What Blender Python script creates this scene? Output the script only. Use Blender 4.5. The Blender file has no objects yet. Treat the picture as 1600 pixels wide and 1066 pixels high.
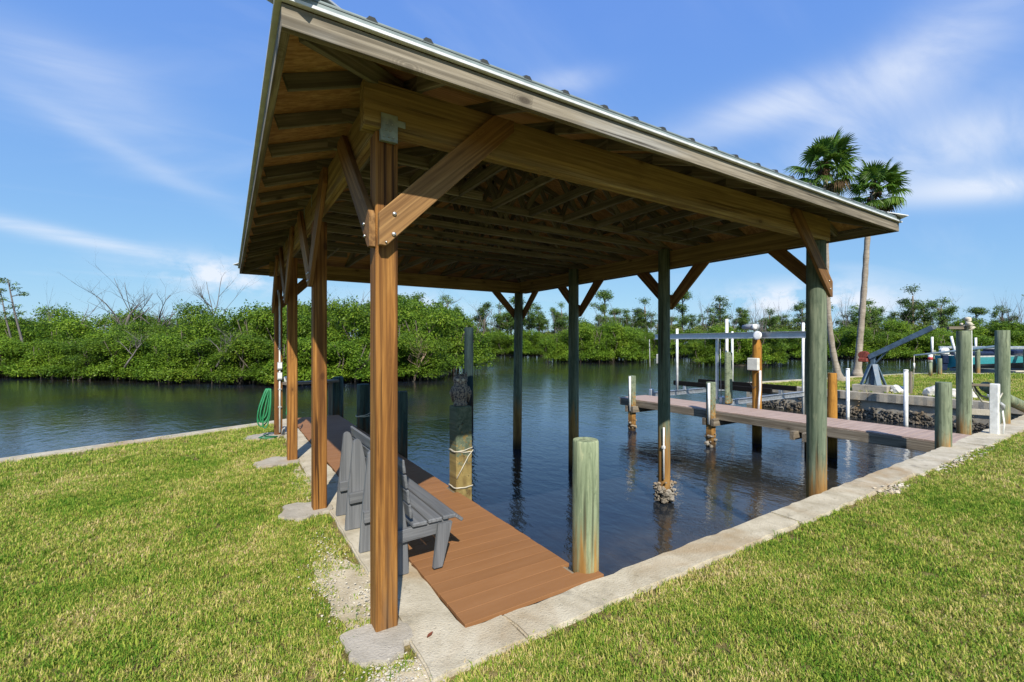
import bpy, bmesh, math, random
import numpy as np
from mathutils import Vector, Matrix, noise as mnoise
from mathutils.geometry import tessellate_polygon
R = math.radians
scene = bpy.context.scene
COL = scene.collection
random.seed(7); rng = np.random.default_rng(7)

# ------------------------------------------------------------------ camera
cam_d = bpy.data.cameras.new('camera'); cam = bpy.data.objects.new('camera', cam_d); COL.objects.link(cam)
cam_d.sensor_width = 36.0; cam_d.lens = 36.0 * 709 / 1600; cam_d.clip_end = 6000; cam_d.clip_start = 0.05
cam_d.shift_y = 4.0 / 1600
FW = Vector((0.531, 0.8474, 0)).normalized(); RT = Vector((FW.y, -FW.x, 0))
cam.location = (0, 0, 1.8)
cam.rotation_euler = (R(90), 0, -math.atan2(FW.x, FW.y))
scene.camera = cam
def survey(r, d, z=0.0):
    "a place given by metres to the right of and metres ahead of the tripod"
    p = RT * r + FW * d
    return Vector((p.x, p.y, z))

# ------------------------------------------------------------------ sky and sun
SUN = Vector((-0.43, -1.09, 1.0)).normalized()
sun_el = math.asin(SUN.z); sun_az = math.atan2(SUN.x, SUN.y)
world = bpy.data.worlds.new('World'); scene.world = world; world.use_nodes = True
def world_nodes():
    nt = world.node_tree; N = nt.nodes; L = nt.links; N.clear()
    out = N.new('ShaderNodeOutputWorld'); bg = N.new('ShaderNodeBackground'); bg.inputs[1].default_value = 0.10
    sky = N.new('ShaderNodeTexSky'); sky.sky_type = 'NISHITA'; sky.sun_disc = False
    sky.sun_elevation = sun_el; sky.sun_rotation = sun_az
    sky.air_density = 1.0; sky.dust_density = 0.3; sky.ozone_density = 6.0
    def math_(op, a, b=None, c=None, clamp=False):
        n = N.new('ShaderNodeMath'); n.operation = op; n.use_clamp = clamp
        for i, v in enumerate((a, b, c)):
            if v is None: continue
            if isinstance(v, (int, float)): n.inputs[i].default_value = v
            else: L.new(v, n.inputs[i])
        return n.outputs[0]
    sc_ = N.new('ShaderNodeSeparateColor'); L.new(sky.outputs[0], sc_.inputs[0]); cc_ = N.new('ShaderNodeCombineColor')
    for i, (g, k) in enumerate(((.55, 4.35), (.48, 5.65), (.12, 6.2))):      # clear, deep blue air
        L.new(math_('MULTIPLY', math_('POWER', math_('MULTIPLY', sc_.outputs[i], .1), g), k), cc_.inputs[i])
    tc = N.new('ShaderNodeTexCoord'); sep = N.new('ShaderNodeSeparateXYZ'); L.new(tc.outputs['Generated'], sep.inputs[0])
    x, y, z = sep.outputs
    az = math_('ARCTAN2', x, y); el = math_('ARCSINE', z)
    # high thin cirrus, a plane of stretched noise over the whole sky
    zz = math_('ADD', math_('MAXIMUM', z, 0.0), 0.16)
    cmb = N.new('ShaderNodeCombineXYZ'); L.new(math_('DIVIDE', x, zz), cmb.inputs[0]); L.new(math_('DIVIDE', y, zz), cmb.inputs[1])
    mp = N.new('ShaderNodeMapping'); L.new(cmb.outputs[0], mp.inputs[0]); mp.inputs['Rotation'].default_value = (0, 0, R(24)); mp.inputs['Scale'].default_value = (0.55, 1.5, 1)
    n1 = N.new('ShaderNodeTexNoise'); L.new(mp.outputs[0], n1.inputs['Vector'])
    n1.inputs['Scale'].default_value = 1.3; n1.inputs['Detail'].default_value = 6; n1.inputs['Roughness'].default_value = 0.52; n1.inputs['Distortion'].default_value = 0.7
    cir = N.new('ShaderNodeMapRange'); cir.interpolation_type = 'SMOOTHSTEP'; L.new(n1.outputs[0], cir.inputs[0])
    for i, v in zip((1, 2, 3, 4), (0.50, 0.85, 0.0, 0.26)): cir.inputs[i].default_value = v
    n2 = N.new('ShaderNodeTexNoise'); L.new(mp.outputs[0], n2.inputs['Vector']); n2.inputs['Scale'].default_value = 2.1; n2.inputs['Detail'].default_value = 7
    n2.inputs['Roughness'].default_value = 0.55; n2.inputs['Distortion'].default_value = 1.0
    tex = math_('MULTIPLY_ADD', n2.outputs[0], 2.6, -0.55, True)
    cyaw = math.atan2(FW.x, FW.y)
    total = cir.outputs[0]
    # the cloud banks in view: azimuth, elevation, half length, half height, tilt, strength
    def bank(px, py, hl, hh, tilt, k, tx):
        nonlocal total
        a0 = cyaw + math.atan((px - 800) / 709); e0 = math.atan((537 - py) / math.hypot(709, px - 800))
        da = math_('SUBTRACT', az, a0); de = math_('SUBTRACT', el, e0)
        c, s = math.cos(tilt), math.sin(tilt)
        u = math_('ADD', math_('MULTIPLY', da, c / hl), math_('MULTIPLY', de, s / hl))
        v = math_('ADD', math_('MULTIPLY', da, -s / hh), math_('MULTIPLY', de, c / hh))
        q = math_('ADD', math_('MULTIPLY', u, u), math_('MULTIPLY', v, v))
        g = math_('MULTIPLY', math_('EXPONENT', math_('MULTIPLY', q, -1.0)), k)
        total = math_('ADD', total, math_('MULTIPLY', g, tx))
    bank(1190, 175, .16, .035, .10, .75, tex); bank(1430, 105, .20, .06, .5, .62, tex); bank(1520, 215, .18, .05, .1, .6, tex)
    bank(1570, 290, .14, .022, -.1, .8, tex); bank(100, 368, .17, .012, -.12, .6, tex); bank(190, 235, .22, .016, -.40, .20, tex)
    bank(130, 120, .12, .04, -.1, .4, tex); bank(890, 125, .08, .02, .05, .45, tex)
    # low cumulus
    mc = N.new('ShaderNodeMapping'); L.new(tc.outputs['Generated'], mc.inputs[0]); mc.inputs['Scale'].default_value = (1, 1, 1.7)
    n3 = N.new('ShaderNodeTexNoise'); L.new(mc.outputs[0], n3.inputs['Vector']); n3.inputs['Scale'].default_value = 11; n3.inputs['Detail'].default_value = 7; n3.inputs['Roughness'].default_value = .6
    cum = math_('MULTIPLY_ADD', n3.outputs[0], 6.0, -2.5, True)
    bank(1235, 468, .11, .03, 0, 1.0, cum); bank(350, 432, .09, .03, -.1, 1.0, cum); bank(640, 480, .12, .03, 0, .7, cum); bank(1330, 480, .10, .025, 0, .7, cum)
    fac = math_('MINIMUM', total, 0.92)
    mix = N.new('ShaderNodeMix'); mix.data_type = 'RGBA'; L.new(fac, mix.inputs[0]); L.new(cc_.outputs[0], mix.inputs[6]); mix.inputs[7].default_value = (5.6, 6.0, 6.7, 1)
    L.new(mix.outputs[2], bg.inputs[0]); L.new(bg.outputs[0], out.inputs[0])
world_nodes()
sl = bpy.data.lights.new('sun', 'SUN'); sl.energy = 4.3; sl.angle = R(0.53); sl.color = (1.0, 0.94, 0.84)
so = bpy.data.objects.new('sun', sl); COL.objects.link(so)
so.rotation_euler = SUN.to_track_quat('Z', 'Y').to_euler(); so.location = (-5, -12, 14)
vs = scene.view_settings; vs.view_transform = 'Standard'; vs.look = 'None'; vs.exposure = 0.62; vs.gamma = 1; vs.use_curve_mapping = False
scene.render.engine = 'CYCLES'
try:
    scene.cycles.use_denoising = True; scene.cycles.max_bounces = 8; scene.cycles.diffuse_bounces = 4; scene.cycles.transparent_max_bounces = 8
    scene.cycles.caustics_reflective = False; scene.cycles.caustics_refractive = False
    scene.cycles.sample_clamp_indirect = 6.0
except Exception: pass

# ------------------------------------------------------------------ materials
def lin(r, g, b):
    f = lambda c: c / 12.92 if c <= 0.04045 else ((c + 0.055) / 1.055) ** 2.4
    return (f(r / 255), f(g / 255), f(b / 255), 1)
class NB:
    "small node builder"
    def __init__(s, name):
        s.m = bpy.data.materials.new(name); s.m.use_nodes = True; s.nt = s.m.node_tree; s.N = s.nt.nodes; s.L = s.nt.links
        s.b = s.N['Principled BSDF']; s.out = s.N['Material Output']
    def put(s, sock, v):
        if hasattr(v, 'is_linked') or isinstance(v, bpy.types.NodeSocket): s.L.new(v, sock)
        else: sock.default_value = v
    def coord(s, kind='Object', scale=(1, 1, 1), rnd=True, rot=(0, 0, 0)):
        if kind == 'World': o = s.N.new('ShaderNodeNewGeometry').outputs['Position']
        else: o = s.N.new('ShaderNodeTexCoord').outputs[kind]
        if rnd:
            oi = s.N.new('ShaderNodeObjectInfo'); vm = s.N.new('ShaderNodeVectorMath'); vm.operation = 'MULTIPLY_ADD'
            cx = s.N.new('ShaderNodeCombineXYZ')
            for i in range(3): s.L.new(oi.outputs['Random'], cx.inputs[i])
            s.L.new(cx.outputs[0], vm.inputs[0]); vm.inputs[1].default_value = (37.1, 21.7, 13.3); s.L.new(o, vm.inputs[2]); o = vm.outputs[0]
        mp = s.N.new('ShaderNodeMapping'); s.L.new(o, mp.inputs[0]); mp.inputs['Scale'].default_value = scale; mp.inputs['Rotation'].default_value = rot
        return mp.outputs[0]
    def noise(s, vec, scale, detail=4, rough=0.5, dist=0.0):
        n = s.N.new('ShaderNodeTexNoise'); s.L.new(vec, n.inputs['Vector']); n.inputs['Scale'].default_value = scale
        n.inputs['Detail'].default_value = detail; n.inputs['Roughness'].default_value = rough; n.inputs['Distortion'].default_value = dist
        return n.outputs[0]
    def voro(s, vec, scale, feature='F1'):
        n = s.N.new('ShaderNodeTexVoronoi'); s.L.new(vec, n.inputs['Vector']); n.inputs['Scale'].default_value = scale; n.feature = feature
        return n.outputs['Distance']
    def rng(s, v, a, b, c=0.0, d=1.0, smooth=True):
        n = s.N.new('ShaderNodeMapRange'); s.L.new(v, n.inputs[0])
        if smooth: n.interpolation_type = 'SMOOTHSTEP'
        for i, q in zip((1, 2, 3, 4), (a, b, c, d)): n.inputs[i].default_value = q
        return n.outputs[0]
    def math(s, op, a, b=0.0, clamp=False):
        n = s.N.new('ShaderNodeMath'); n.operation = op; n.use_clamp = clamp; s.put(n.inputs[0], a); s.put(n.inputs[1], b); return n.outputs[0]
    def mix(s, f, a, b, mode='MIX'):
        n = s.N.new('ShaderNodeMix'); n.data_type = 'RGBA'; n.blend_type = mode; s.put(n.inputs[0], f); s.put(n.inputs[6], a); s.put(n.inputs[7], b); return n.outputs[2]
    def ramp(s, f, stops):
        n = s.N.new('ShaderNodeValToRGB'); s.L.new(f, n.inputs[0]); e = n.color_ramp.elements
        while len(e) < len(stops): e.new(0.5)
        for el, (p, c) in zip(e, stops): el.position = p; el.color = c
        return n.outputs[0]
    def bump(s, h, strength, dist=0.01, normal=None):
        n = s.N.new('ShaderNodeBump'); s.L.new(h, n.inputs['Height']); n.inputs['Strength'].default_value = strength; n.inputs['Distance'].default_value = dist
        if normal is not None: s.L.new(normal, n.inputs['Normal'])
        return n.outputs[0]
    def attr(s, name):
        n = s.N.new('ShaderNodeAttribute'); n.attribute_name = name; return n
    def done(s, color=None, rough=None, normal=None, metal=None, spec=None):
        if color is not None: s.put(s.b.inputs['Base Color'], color)
        if rough is not None: s.put(s.b.inputs['Roughness'], rough)
        if metal is not None: s.put(s.b.inputs['Metallic'], metal)
        if spec is not None: s.b.inputs['Specular IOR Level'].default_value = spec
        if normal is not None: s.L.new(normal, s.b.inputs['Normal'])
        return s.m
def obj_rand(nb): return nb.N.new('ShaderNodeObjectInfo').outputs['Random']

def wood(name, dark, mid, light, axis='x', rough=0.75, knots=True, grey=None, greyamt=0.0, checks=0.6, vary=0.25):
    nb = NB(name)
    st = {'x': (0.45, 7, 7), 'z': (7, 7, 0.45)}[axis]
    st2 = {'x': (.9, 42, 42), 'z': (42, 42, .9)}[axis]
    v = nb.coord('Object', st); v2 = nb.coord('Object', st2)
    n1 = nb.noise(v, 1.6, 6, 0.6, 1.2); n2 = nb.noise(v2, 1.0, 4, 0.6, 0.2)
    c = nb.ramp(n1, [(0.30, dark), (0.47, mid), (0.70, light)])
    c = nb.mix(nb.rng(n2, 0.40, 0.64, 0.0, 0.75), c, dark)
    n4 = nb.noise(nb.coord('Object', {'x': (.28, 19, 19), 'z': (19, 19, .28)}[axis]), 1.0, 5, .65, .5)
    c = nb.mix(nb.rng(n4, .48, .66, 0.0, .75), c, dark)
    if knots:
        vk = nb.coord('Object', {'x': (4.2, 8.5, 8.5), 'z': (8.5, 8.5, 4.2)}[axis]); kn = nb.N.new('ShaderNodeTexVoronoi'); nb.L.new(vk, kn.inputs['Vector']); kn.inputs['Scale'].default_value = 1.0; ks = nb.N.new('ShaderNodeSeparateColor'); nb.L.new(kn.outputs['Color'], ks.inputs[0]); k = nb.math('ADD', kn.outputs['Distance'], nb.rng(ks.outputs[0], .78, .80, 1.0, 0.0))
        c = nb.mix(nb.rng(k, 0.10, 0.26, 0.9, 0.0), c, (dark[0] * .45, dark[1] * .4, dark[2] * .4, 1))
        rings = nb.math('SINE', nb.math('MULTIPLY', k, 48.0)); c = nb.mix(nb.math('MULTIPLY', nb.rng(k, 0.2, 0.62, 0.6, 0.0), nb.math('ABSOLUTE', rings)), c, dark)
    if grey is not None:
        g = nb.noise(nb.coord('Object', {'x': (0.5, 3, 3), 'z': (3, 3, 0.5)}[axis]), 1.3, 5, 0.6)
        c = nb.mix(nb.rng(g, 0.62 - greyamt * .5, 0.80 - greyamt * .5), c, nb.mix(nb.rng(n2, .3, .7), grey, (grey[0] * .55, grey[1] * .55, grey[2] * .55, 1)))
    h = nb.N.new('ShaderNodeHueSaturation'); nb.L.new(c, h.inputs['Color']); nb.L.new(nb.rng(obj_rand(nb), 0, 1, 1 - vary, 1 + vary, False), h.inputs['Value'])
    ck = nb.noise(nb.coord('Object', {'x': (0.5, 26, 26), 'z': (26, 26, 0.5)}[axis]), 1.0, 3, 0.5, 0.3)
    crack = nb.rng(ck, 0.63, 0.69, 0.0, 1.0)
    c = nb.mix(nb.math('MULTIPLY', crack, checks), h.outputs[0], (dark[0] * .25, dark[1] * .22, dark[2] * .2, 1))
    hh = nb.math('SUBTRACT', nb.math('ADD', n2, nb.math('MULTIPLY', n1, .5)), nb.math('MULTIPLY', crack, 1.2))
    return nb.done(c, rough, nb.bump(hh, 0.5, 0.006), spec=0.25)

M = {}
M['post'] = wood('stained_pine', (.095, .036, .009, 1), (.27, .118, .026, 1), (.41, .20, .050, 1), checks=.85, grey=(.20, .115, .055, 1), greyamt=.10, vary=.1)
M['brace'] = wood('brace_pine', (.14, .070, .026, 1), (.28, .148, .052, 1), (.37, .215, .085, 1), checks=.6, vary=.15)
M['beam'] = wood('treated_beam', (.18, .122, .048, 1), (.37, .265, .105, 1), (.47, .35, .155, 1), checks=.5, vary=.08)
M['truss'] = wood('truss_lumber', (.10, .09, .066, 1), (.21, .19, .142, 1), (.32, .292, .225, 1), checks=.3, vary=.3)
M['fascia'] = wood('weathered_fascia', (.10, .085, .062, 1), (.25, .215, .16, 1), (.36, .32, .25, 1), checks=.7, vary=.05, rough=.9, grey=(.33, .315, .28, 1), greyamt=.2)
M['ply'] = wood('plywood', (.30, .15, .058, 1), (.50, .29, .125, 1), (.60, .38, .19, 1), checks=.2, vary=.05)
M['bench'] = wood('grey_painted_wood', (.10, .105, .112, 1), (.15, .155, .163, 1), (.19, .195, .20, 1), checks=.25, knots=False, vary=.08, rough=.6)
M['bench_z'] = wood('grey_painted_upright', (.10, .105, .112, 1), (.15, .155, .163, 1), (.19, .195, .20, 1), axis='z', checks=.2, knots=False, vary=.08, rough=.65)
M['oldwood'] = wood('old_plank', (.10, .08, .055, 1), (.21, .175, .13, 1), (.30, .26, .20, 1), checks=.6, vary=.2)
M['oldwood_z'] = wood('old_plank_upright', (.10, .08, .055, 1), (.21, .175, .13, 1), (.30, .26, .20, 1), axis='z', checks=.6, vary=.2)

def piling_mat(name, top, top2, stain, z_mid, z_soft=.35, shell=True):
    nb = NB(name)
    v = nb.coord('Object', (6, 6, .7)); v2 = nb.coord('Object', (40, 40, 1.3))
    n1 = nb.noise(v, 1.3, 6, .6, .6); n2 = nb.noise(v2, 1.0, 4, .6)
    up = nb.ramp(n1, [(.32, top2), (.6, top)])
    up = nb.mix(nb.rng(n2, .42, .68, 0, .6), up, (top2[0] * .55, top2[1] * .6, top2[2] * .55, 1))
    lo = nb.ramp(n1, [(.3, (stain[0] * .45, stain[1] * .38, stain[2] * .4, 1)), (.55, stain), (.75, (min(1, stain[0] * 1.4), stain[1] * 1.35, stain[2] * 1.5, 1))])
    gz = nb.N.new('ShaderNodeSeparateXYZ'); nb.L.new(nb.N.new('ShaderNodeNewGeometry').outputs['Position'], gz.inputs[0])
    wav = nb.noise(nb.coord('Object', (9, 9, .35)), 1.6, 5, .65)
    zz = nb.math('ADD', gz.outputs[2], nb.math('MULTIPLY', nb.math('SUBTRACT', wav, .5), 2.2))
    mot = nb.noise(nb.coord('Object', (14, 14, 4)), 1.4, 5, .65, .5)
    up = nb.mix(nb.rng(mot, .50, .70, 0, .6), up, (top2[0] * .6, top2[1] * .62, top2[2] * .6, 1))
    up = nb.mix(nb.rng(mot, .28, .42, .4, 0), up, (min(1, top[0] * 1.35), top[1] * 1.2, top[2] * 1.15, 1))
    c = nb.mix(nb.rng(zz, z_mid - z_soft, z_mid + z_soft), lo, up)
    wet = nb.rng(gz.outputs[2], -.93, -.60, 1.0, 0.0)          # dark growth in the tide band
    c = nb.mix(nb.math('MULTIPLY', wet, .85), c, (.022, .018, .012, 1))
    ck = nb.rng(nb.noise(nb.coord('Object', (16, 16, .45)), 1, 3, .5, .4), .63, .70)
    c = nb.mix(nb.math('MULTIPLY', ck, .7), c, (.03, .028, .02, 1))
    return nb.done(c, .8, nb.bump(nb.math('SUBTRACT', nb.math('ADD', n1, nb.math('MULTIPLY', n2, .4)), ck), .6, .012), spec=.2)
GREEN = (.25, .285, .185, 1); GREEN2 = (.12, .15, .095, 1); RUST = (.30, .16, .045, 1)
M['pile'] = piling_mat('treated_piling', GREEN, GREEN2, RUST, .02)
M['pile_house'] = piling_mat('boathouse_piling', (.185, .215, .145, 1), (.08, .11, .075, 1), (.30, .165, .05, 1), .22, .3)
M['pile_dark'] = piling_mat('dark_piling', (.075, .115, .095, 1), (.03, .055, .05, 1), (.13, .07, .025, 1), .05)
M['pile_pale'] = piling_mat('pale_piling', (.33, .37, .225, 1), (.155, .195, .115, 1), (.34, .19, .05, 1), .10, .3)
M['pile_gold'] = piling_mat('golden_piling', (.15, .18, .12, 1), (.075, .10, .065, 1), (.24, .18, .065, 1), .50, .15)
M['pile_black'] = piling_mat('creosote_piling', (.028, .05, .048, 1), (.014, .026, .027, 1), (.05, .03, .015, 1), .0)
M['pile_orange'] = piling_mat('orange_piling', (.42, .20, .035, 1), (.22, .10, .02, 1), (.45, .22, .04, 1), 0.4, .8)

def deck_mat(name, a, b, c_, rough=.7):
    nb = NB(name)
    n1 = nb.noise(nb.coord('Object', (.7, 5, 5)), 2.0, 5, .6); g = nb.noise(nb.coord('Object', (2, 120, 120)), 1, 2)
    c = nb.ramp(n1, [(.3, a), (.55, b), (.8, c_)])
    h = nb.N.new('ShaderNodeHueSaturation'); nb.L.new(c, h.inputs['Color']); nb.L.new(nb.rng(obj_rand(nb), 0, 1, .95, 1.04, False), h.inputs['Value'])
    sp = nb.rng(nb.noise(nb.coord('World', (1, 1, 1), False), 2.2, 6, .65), .58, .75, 0, .35)
    c = nb.mix(sp, h.outputs[0], (c_[0] * 1.25, c_[1] * 1.3, c_[2] * 1.4, 1))
    return nb.done(c, rough, nb.bump(g, .35, .003), spec=.3)
M['deck'] = deck_mat('brown_composite', (.235, .108, .040, 1), (.26, .122, .047, 1), (.285, .14, .058, 1))
M['dock'] = deck_mat('rosy_composite', (.30, .215, .17, 1), (.36, .265, .215, 1), (.42, .32, .265, 1))

def concrete(name, a, b, stain=(.32, .21, .10, 1), dark=(.12, .11, .09, 1)):
    nb = NB(name); w = nb.coord('World', (1, 1, 1), False)
    n1 = nb.noise(w, 3.0, 8, .65, .3); n2 = nb.noise(w, 60, 4, .6); n3 = nb.noise(w, .9, 4, .6, .6)
    c = nb.ramp(n1, [(.30, a), (.62, b)])
    c = nb.mix(nb.rng(n3, .50, .72, 0, .75), c, stain)
    c = nb.mix(nb.rng(nb.noise(w, 1.7, 7, .7, 1.0), .56, .70, 0, .55), c, dark)
    c = nb.mix(nb.rng(n2, .58, .74, 0, .5), c, (b[0] * .55, b[1] * .55, b[2] * .55, 1))
    n5 = nb.noise(w, 22, 6, .75, .4); c = nb.mix(nb.rng(n5, .56, .70, 0, .6), c, (a[0] * .62, a[1] * .58, a[2] * .52, 1)); c = nb.mix(nb.rng(n5, .30, .42, .5, 0), c, (min(1, b[0] * 1.2), min(1, b[1] * 1.2), min(1, b[2] * 1.2), 1))
    pit = nb.rng(nb.voro(w, 45), .05, .3)
    return nb.done(c, .92, nb.bump(nb.math('ADD', nb.math('MULTIPLY', pit, .4), nb.math('ADD', n1, n2)), .55, .012), spec=.2)
M['conc'] = concrete('seawall_concrete', (.33, .285, .20, 1), (.53, .475, .36, 1))
M['conc_grey'] = concrete('footing_concrete', (.29, .26, .205, 1), (.43, .39, .32, 1), stain=(.34, .23, .11, 1), dark=(.18, .15, .10, 1))
M['conc_old'] = concrete('old_concrete', (.25, .225, .18, 1), (.40, .365, .30, 1))

def plain(name, col, rough=.5, metal=0.0, var=.15, scale=8):
    nb = NB(name); n = nb.noise(nb.coord('Object', (1, 1, 1)), scale, 5, .6)
    c = nb.mix(nb.rng(n, .3, .75), (col[0] * (1 - var), col[1] * (1 - var), col[2] * (1 - var), 1), (min(1, col[0] * (1 + var)), min(1, col[1] * (1 + var)), min(1, col[2] * (1 + var)), 1))
    return nb.done(c, nb.rng(n, .2, .8, max(.05, rough - .12), min(1, rough + .12)), nb.bump(n, .15, .003), metal)
M['pvc'] = plain('white_pvc', (.74, .74, .71), .4)
M['alu'] = plain('aluminium', (.52, .54, .55), .42, .75)
M['galv'] = plain('galvanised_steel', (.30, .36, .33), .5, .35, .3, 14)
M['bolt'] = plain('bolt_steel', (.55, .54, .52), .35, .9)
M['drip'] = plain('white_drip_edge', (.60, .61, .60), .5, 0)
M['trim'] = plain('pale_green_metal', (.20, .245, .24), .55, .0)
M['roof'] = plain('roof_metal', (.13, .155, .145), .5, .2)
M['ribend'] = plain('closure_foam', (.03, .035, .035), .8)
M['bunk'] = plain('bunk_carpet', (.012, .0115, .0115), 1.0); M['bunk'].node_tree.nodes['Principled BSDF'].inputs['Specular IOR Level'].default_value = 0.05
M['davit'] = plain('blue_grey_paint', (.085, .135, .185), .55, 0, .3)
M['red'] = plain('rusty_red_winch', (.22, .045, .025), .7, 0, .5, 20)
M['redpaint'] = plain('red_paint', (.45, .03, .03), .5)
M['black'] = plain('black_rubber', (.018, .018, .02), .6)
M['navy'] = plain('dark_blue_plastic', (.012, .02, .05), .35)
M['rope'] = plain('pale_rope', (.50, .46, .36), .9)
M['hose'] = plain('green_hose', (.02, .20, .075), .5)
M['teal'] = plain('teal_gelcoat', (.05, .30, .33), .2, 0, .05)
M['hullgrey'] = plain('grey_hull', (.30, .31, .31), .5)
M['box'] = plain('ivory_plastic', (.62, .60, .52), .5)
M['grey'] = plain('grey_plastic', (.33, .34, .34), .5)
M['rock'] = concrete('pale_rock', (.50, .47, .40, 1), (.72, .69, .62, 1), stain=(.5, .40, .25, 1))
M['shell'] = concrete('oyster_shell', (.09, .078, .06, 1), (.33, .30, .25, 1))
M['darkshell'] = concrete('wet_oyster', (.035, .03, .024, 1), (.17, .155, .13, 1))
M['gravel'] = concrete('white_shell_gravel', (.42, .37, .28, 1), (.64, .59, .49, 1))

def owl_mat():
    nb = NB('mottled_owl'); v = nb.coord('Object', (1, 1, .7)); a = nb.voro(v, 60); n = nb.noise(v, 40, 4, .6)
    c = nb.ramp(nb.math('ADD', a, nb.math('MULTIPLY', n, .5)), [(.35, (.012, .013, .02, 1)), (.62, (.03, .03, .045, 1)), (.85, (.24, .20, .15, 1))])
    return nb.done(c, .6, nb.bump(a, .4, .01))
M['owl'] = owl_mat()

def leaf_mat(name, dark, light, yellow, transl=.35, rough=.45):
    nb = NB(name); t = nb.attr('tint').outputs['Fac']
    n = nb.noise(nb.coord('World', (1, 1, 1), False), .35, 3)
    f = nb.math('ADD', nb.math('MULTIPLY', t, .75), nb.math('MULTIPLY', nb.math('SUBTRACT', n, .5), .9), True)
    c = nb.ramp(f, [(.05, dark), (.55, light), (.97, yellow)])
    h = nb.N.new('ShaderNodeHueSaturation'); nb.L.new(c, h.inputs['Color']); nb.L.new(nb.rng(obj_rand(nb), 0, 1, .72, 1.25, False), h.inputs['Value'])
    nb.done(h.outputs[0], rough, spec=.15)
    tr = nb.N.new('ShaderNodeBsdfTranslucent'); nb.L.new(nb.mix(.35, h.outputs[0], (.20, .30, .03, 1)), tr.inputs[0])
    mx = nb.N.new('ShaderNodeMixShader'); mx.inputs[0].default_value = transl
    nb.L.new(nb.b.outputs[0], mx.inputs[1]); nb.L.new(tr.outputs[0], mx.inputs[2]); nb.L.new(mx.outputs[0], nb.out.inputs[0])
    return nb.m
M['mangrove'] = leaf_mat('mangrove_leaf', (.045, .105, .010, 1), (.165, .265, .022, 1), (.36, .40, .050, 1))
M['pine'] = leaf_mat('pine_needles', (.06, .115, .028, 1), (.13, .21, .042, 1), (.23, .30, .06, 1), .3)
M['scrub'] = leaf_mat('dry_scrub', (.08, .11, .028, 1), (.16, .195, .05, 1), (.27, .25, .10, 1), .3)
M['frond'] = leaf_mat('palm_frond', (.045, .11, .016, 1), (.115, .215, .028, 1), (.25, .34, .055, 1), .3, .4)
M['deadfrond'] = leaf_mat('dead_frond', (.08, .05, .025, 1), (.15, .10, .05, 1), (.22, .16, .08, 1), .2, .8)
def bark(name, a, b, axis_scale=(3, 3, .6), ring=0.0):
    nb = NB(name); n = nb.noise(nb.coord('Object', axis_scale), 2.5, 6, .65, .4)
    c = nb.ramp(n, [(.3, a), (.7, b)])
    hgt = n
    if ring:
        r = nb.noise(nb.coord('Object', (.6, .6, ring)), 2, 3); c = nb.mix(nb.rng(r, .45, .65, 0, .5), c, a); hgt = nb.math('ADD', n, r)
    return nb.done(c, .9, nb.bump(hgt, .5, .03), spec=.15)
M['bark'] = bark('mangrove_bark', (.05, .04, .03, 1), (.15, .125, .10, 1))
M['dead'] = bark('dead_wood', (.075, .066, .06, 1), (.19, .175, .16, 1))
M['deadbrown'] = bark('brown_dead_twigs', (.16, .11, .07, 1), (.36, .27, .19, 1))
M['pinebark'] = bark('pine_bark', (.10, .075, .055, 1), (.24, .19, .15, 1))
M['palmbark'] = bark('palm_bark', (.20, .165, .125, 1), (.38, .33, .27, 1), (2, 2, 1.2), 9.0)

def lawn_mat():
    nb = NB('lawn_soil'); w = nb.coord('World', (1, 1, 1), False)
    n1 = nb.noise(w, 1.1, 6, .6, .4); n2 = nb.noise(w, 38, 5, .7); n3 = nb.noise(w, 9, 5, .65)
    c = nb.ramp(nb.math('ADD', nb.math('MULTIPLY', n3, .5), nb.math('MULTIPLY', n2, .5)), [(.36, (.07, .075, .02, 1)), (.52, (.20, .16, .06, 1)), (.66, (.38, .30, .15, 1))])
    c = nb.mix(nb.rng(n1, .5, .75, 0, .45), c, (.24, .19, .08, 1))
    return nb.done(c, .95, nb.bump(n2, .8, .03), spec=.1)
M['lawn'] = lawn_mat()
def grass_mat():
    nb = NB('grass_blade'); t = nb.attr('tint').outputs['Fac']; w = nb.coord('World', (1, 1, 1), False)
    n1 = nb.noise(w, 1.0, 5, .6, .5); n2 = nb.noise(w, 5.5, 4, .6)
    n0 = nb.noise(w, .33, 3, .5)
    f = nb.math('ADD', nb.math('MULTIPLY', t, .66), nb.math('ADD', nb.math('MULTIPLY', nb.math('SUBTRACT', n1, .5), 1.15), nb.math('ADD', nb.math('MULTIPLY', nb.math('SUBTRACT', n2, .5), .7), nb.math('MULTIPLY', nb.math('SUBTRACT', n0, .5), .7))), True)
    c = nb.ramp(f, [(.02, (.10, .215, .022, 1)), (.25, (.215, .335, .038, 1)), (.51, (.375, .42, .068, 1)), (.73, (.58, .49, .17, 1)), (.92, (.66, .52, .29, 1))])
    nb.done(c, .7, spec=.06)
    tr = nb.N.new('ShaderNodeBsdfTranslucent'); nb.L.new(c, tr.inputs[0])
    mx = nb.N.new('ShaderNodeMixShader'); mx.inputs[0].default_value = .3
    nb.L.new(nb.b.outputs[0], mx.inputs[1]); nb.L.new(tr.outputs[0], mx.inputs[2]); nb.L.new(mx.outputs[0], nb.out.inputs[0])
    return nb.m
M['grass'] = grass_mat()
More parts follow.
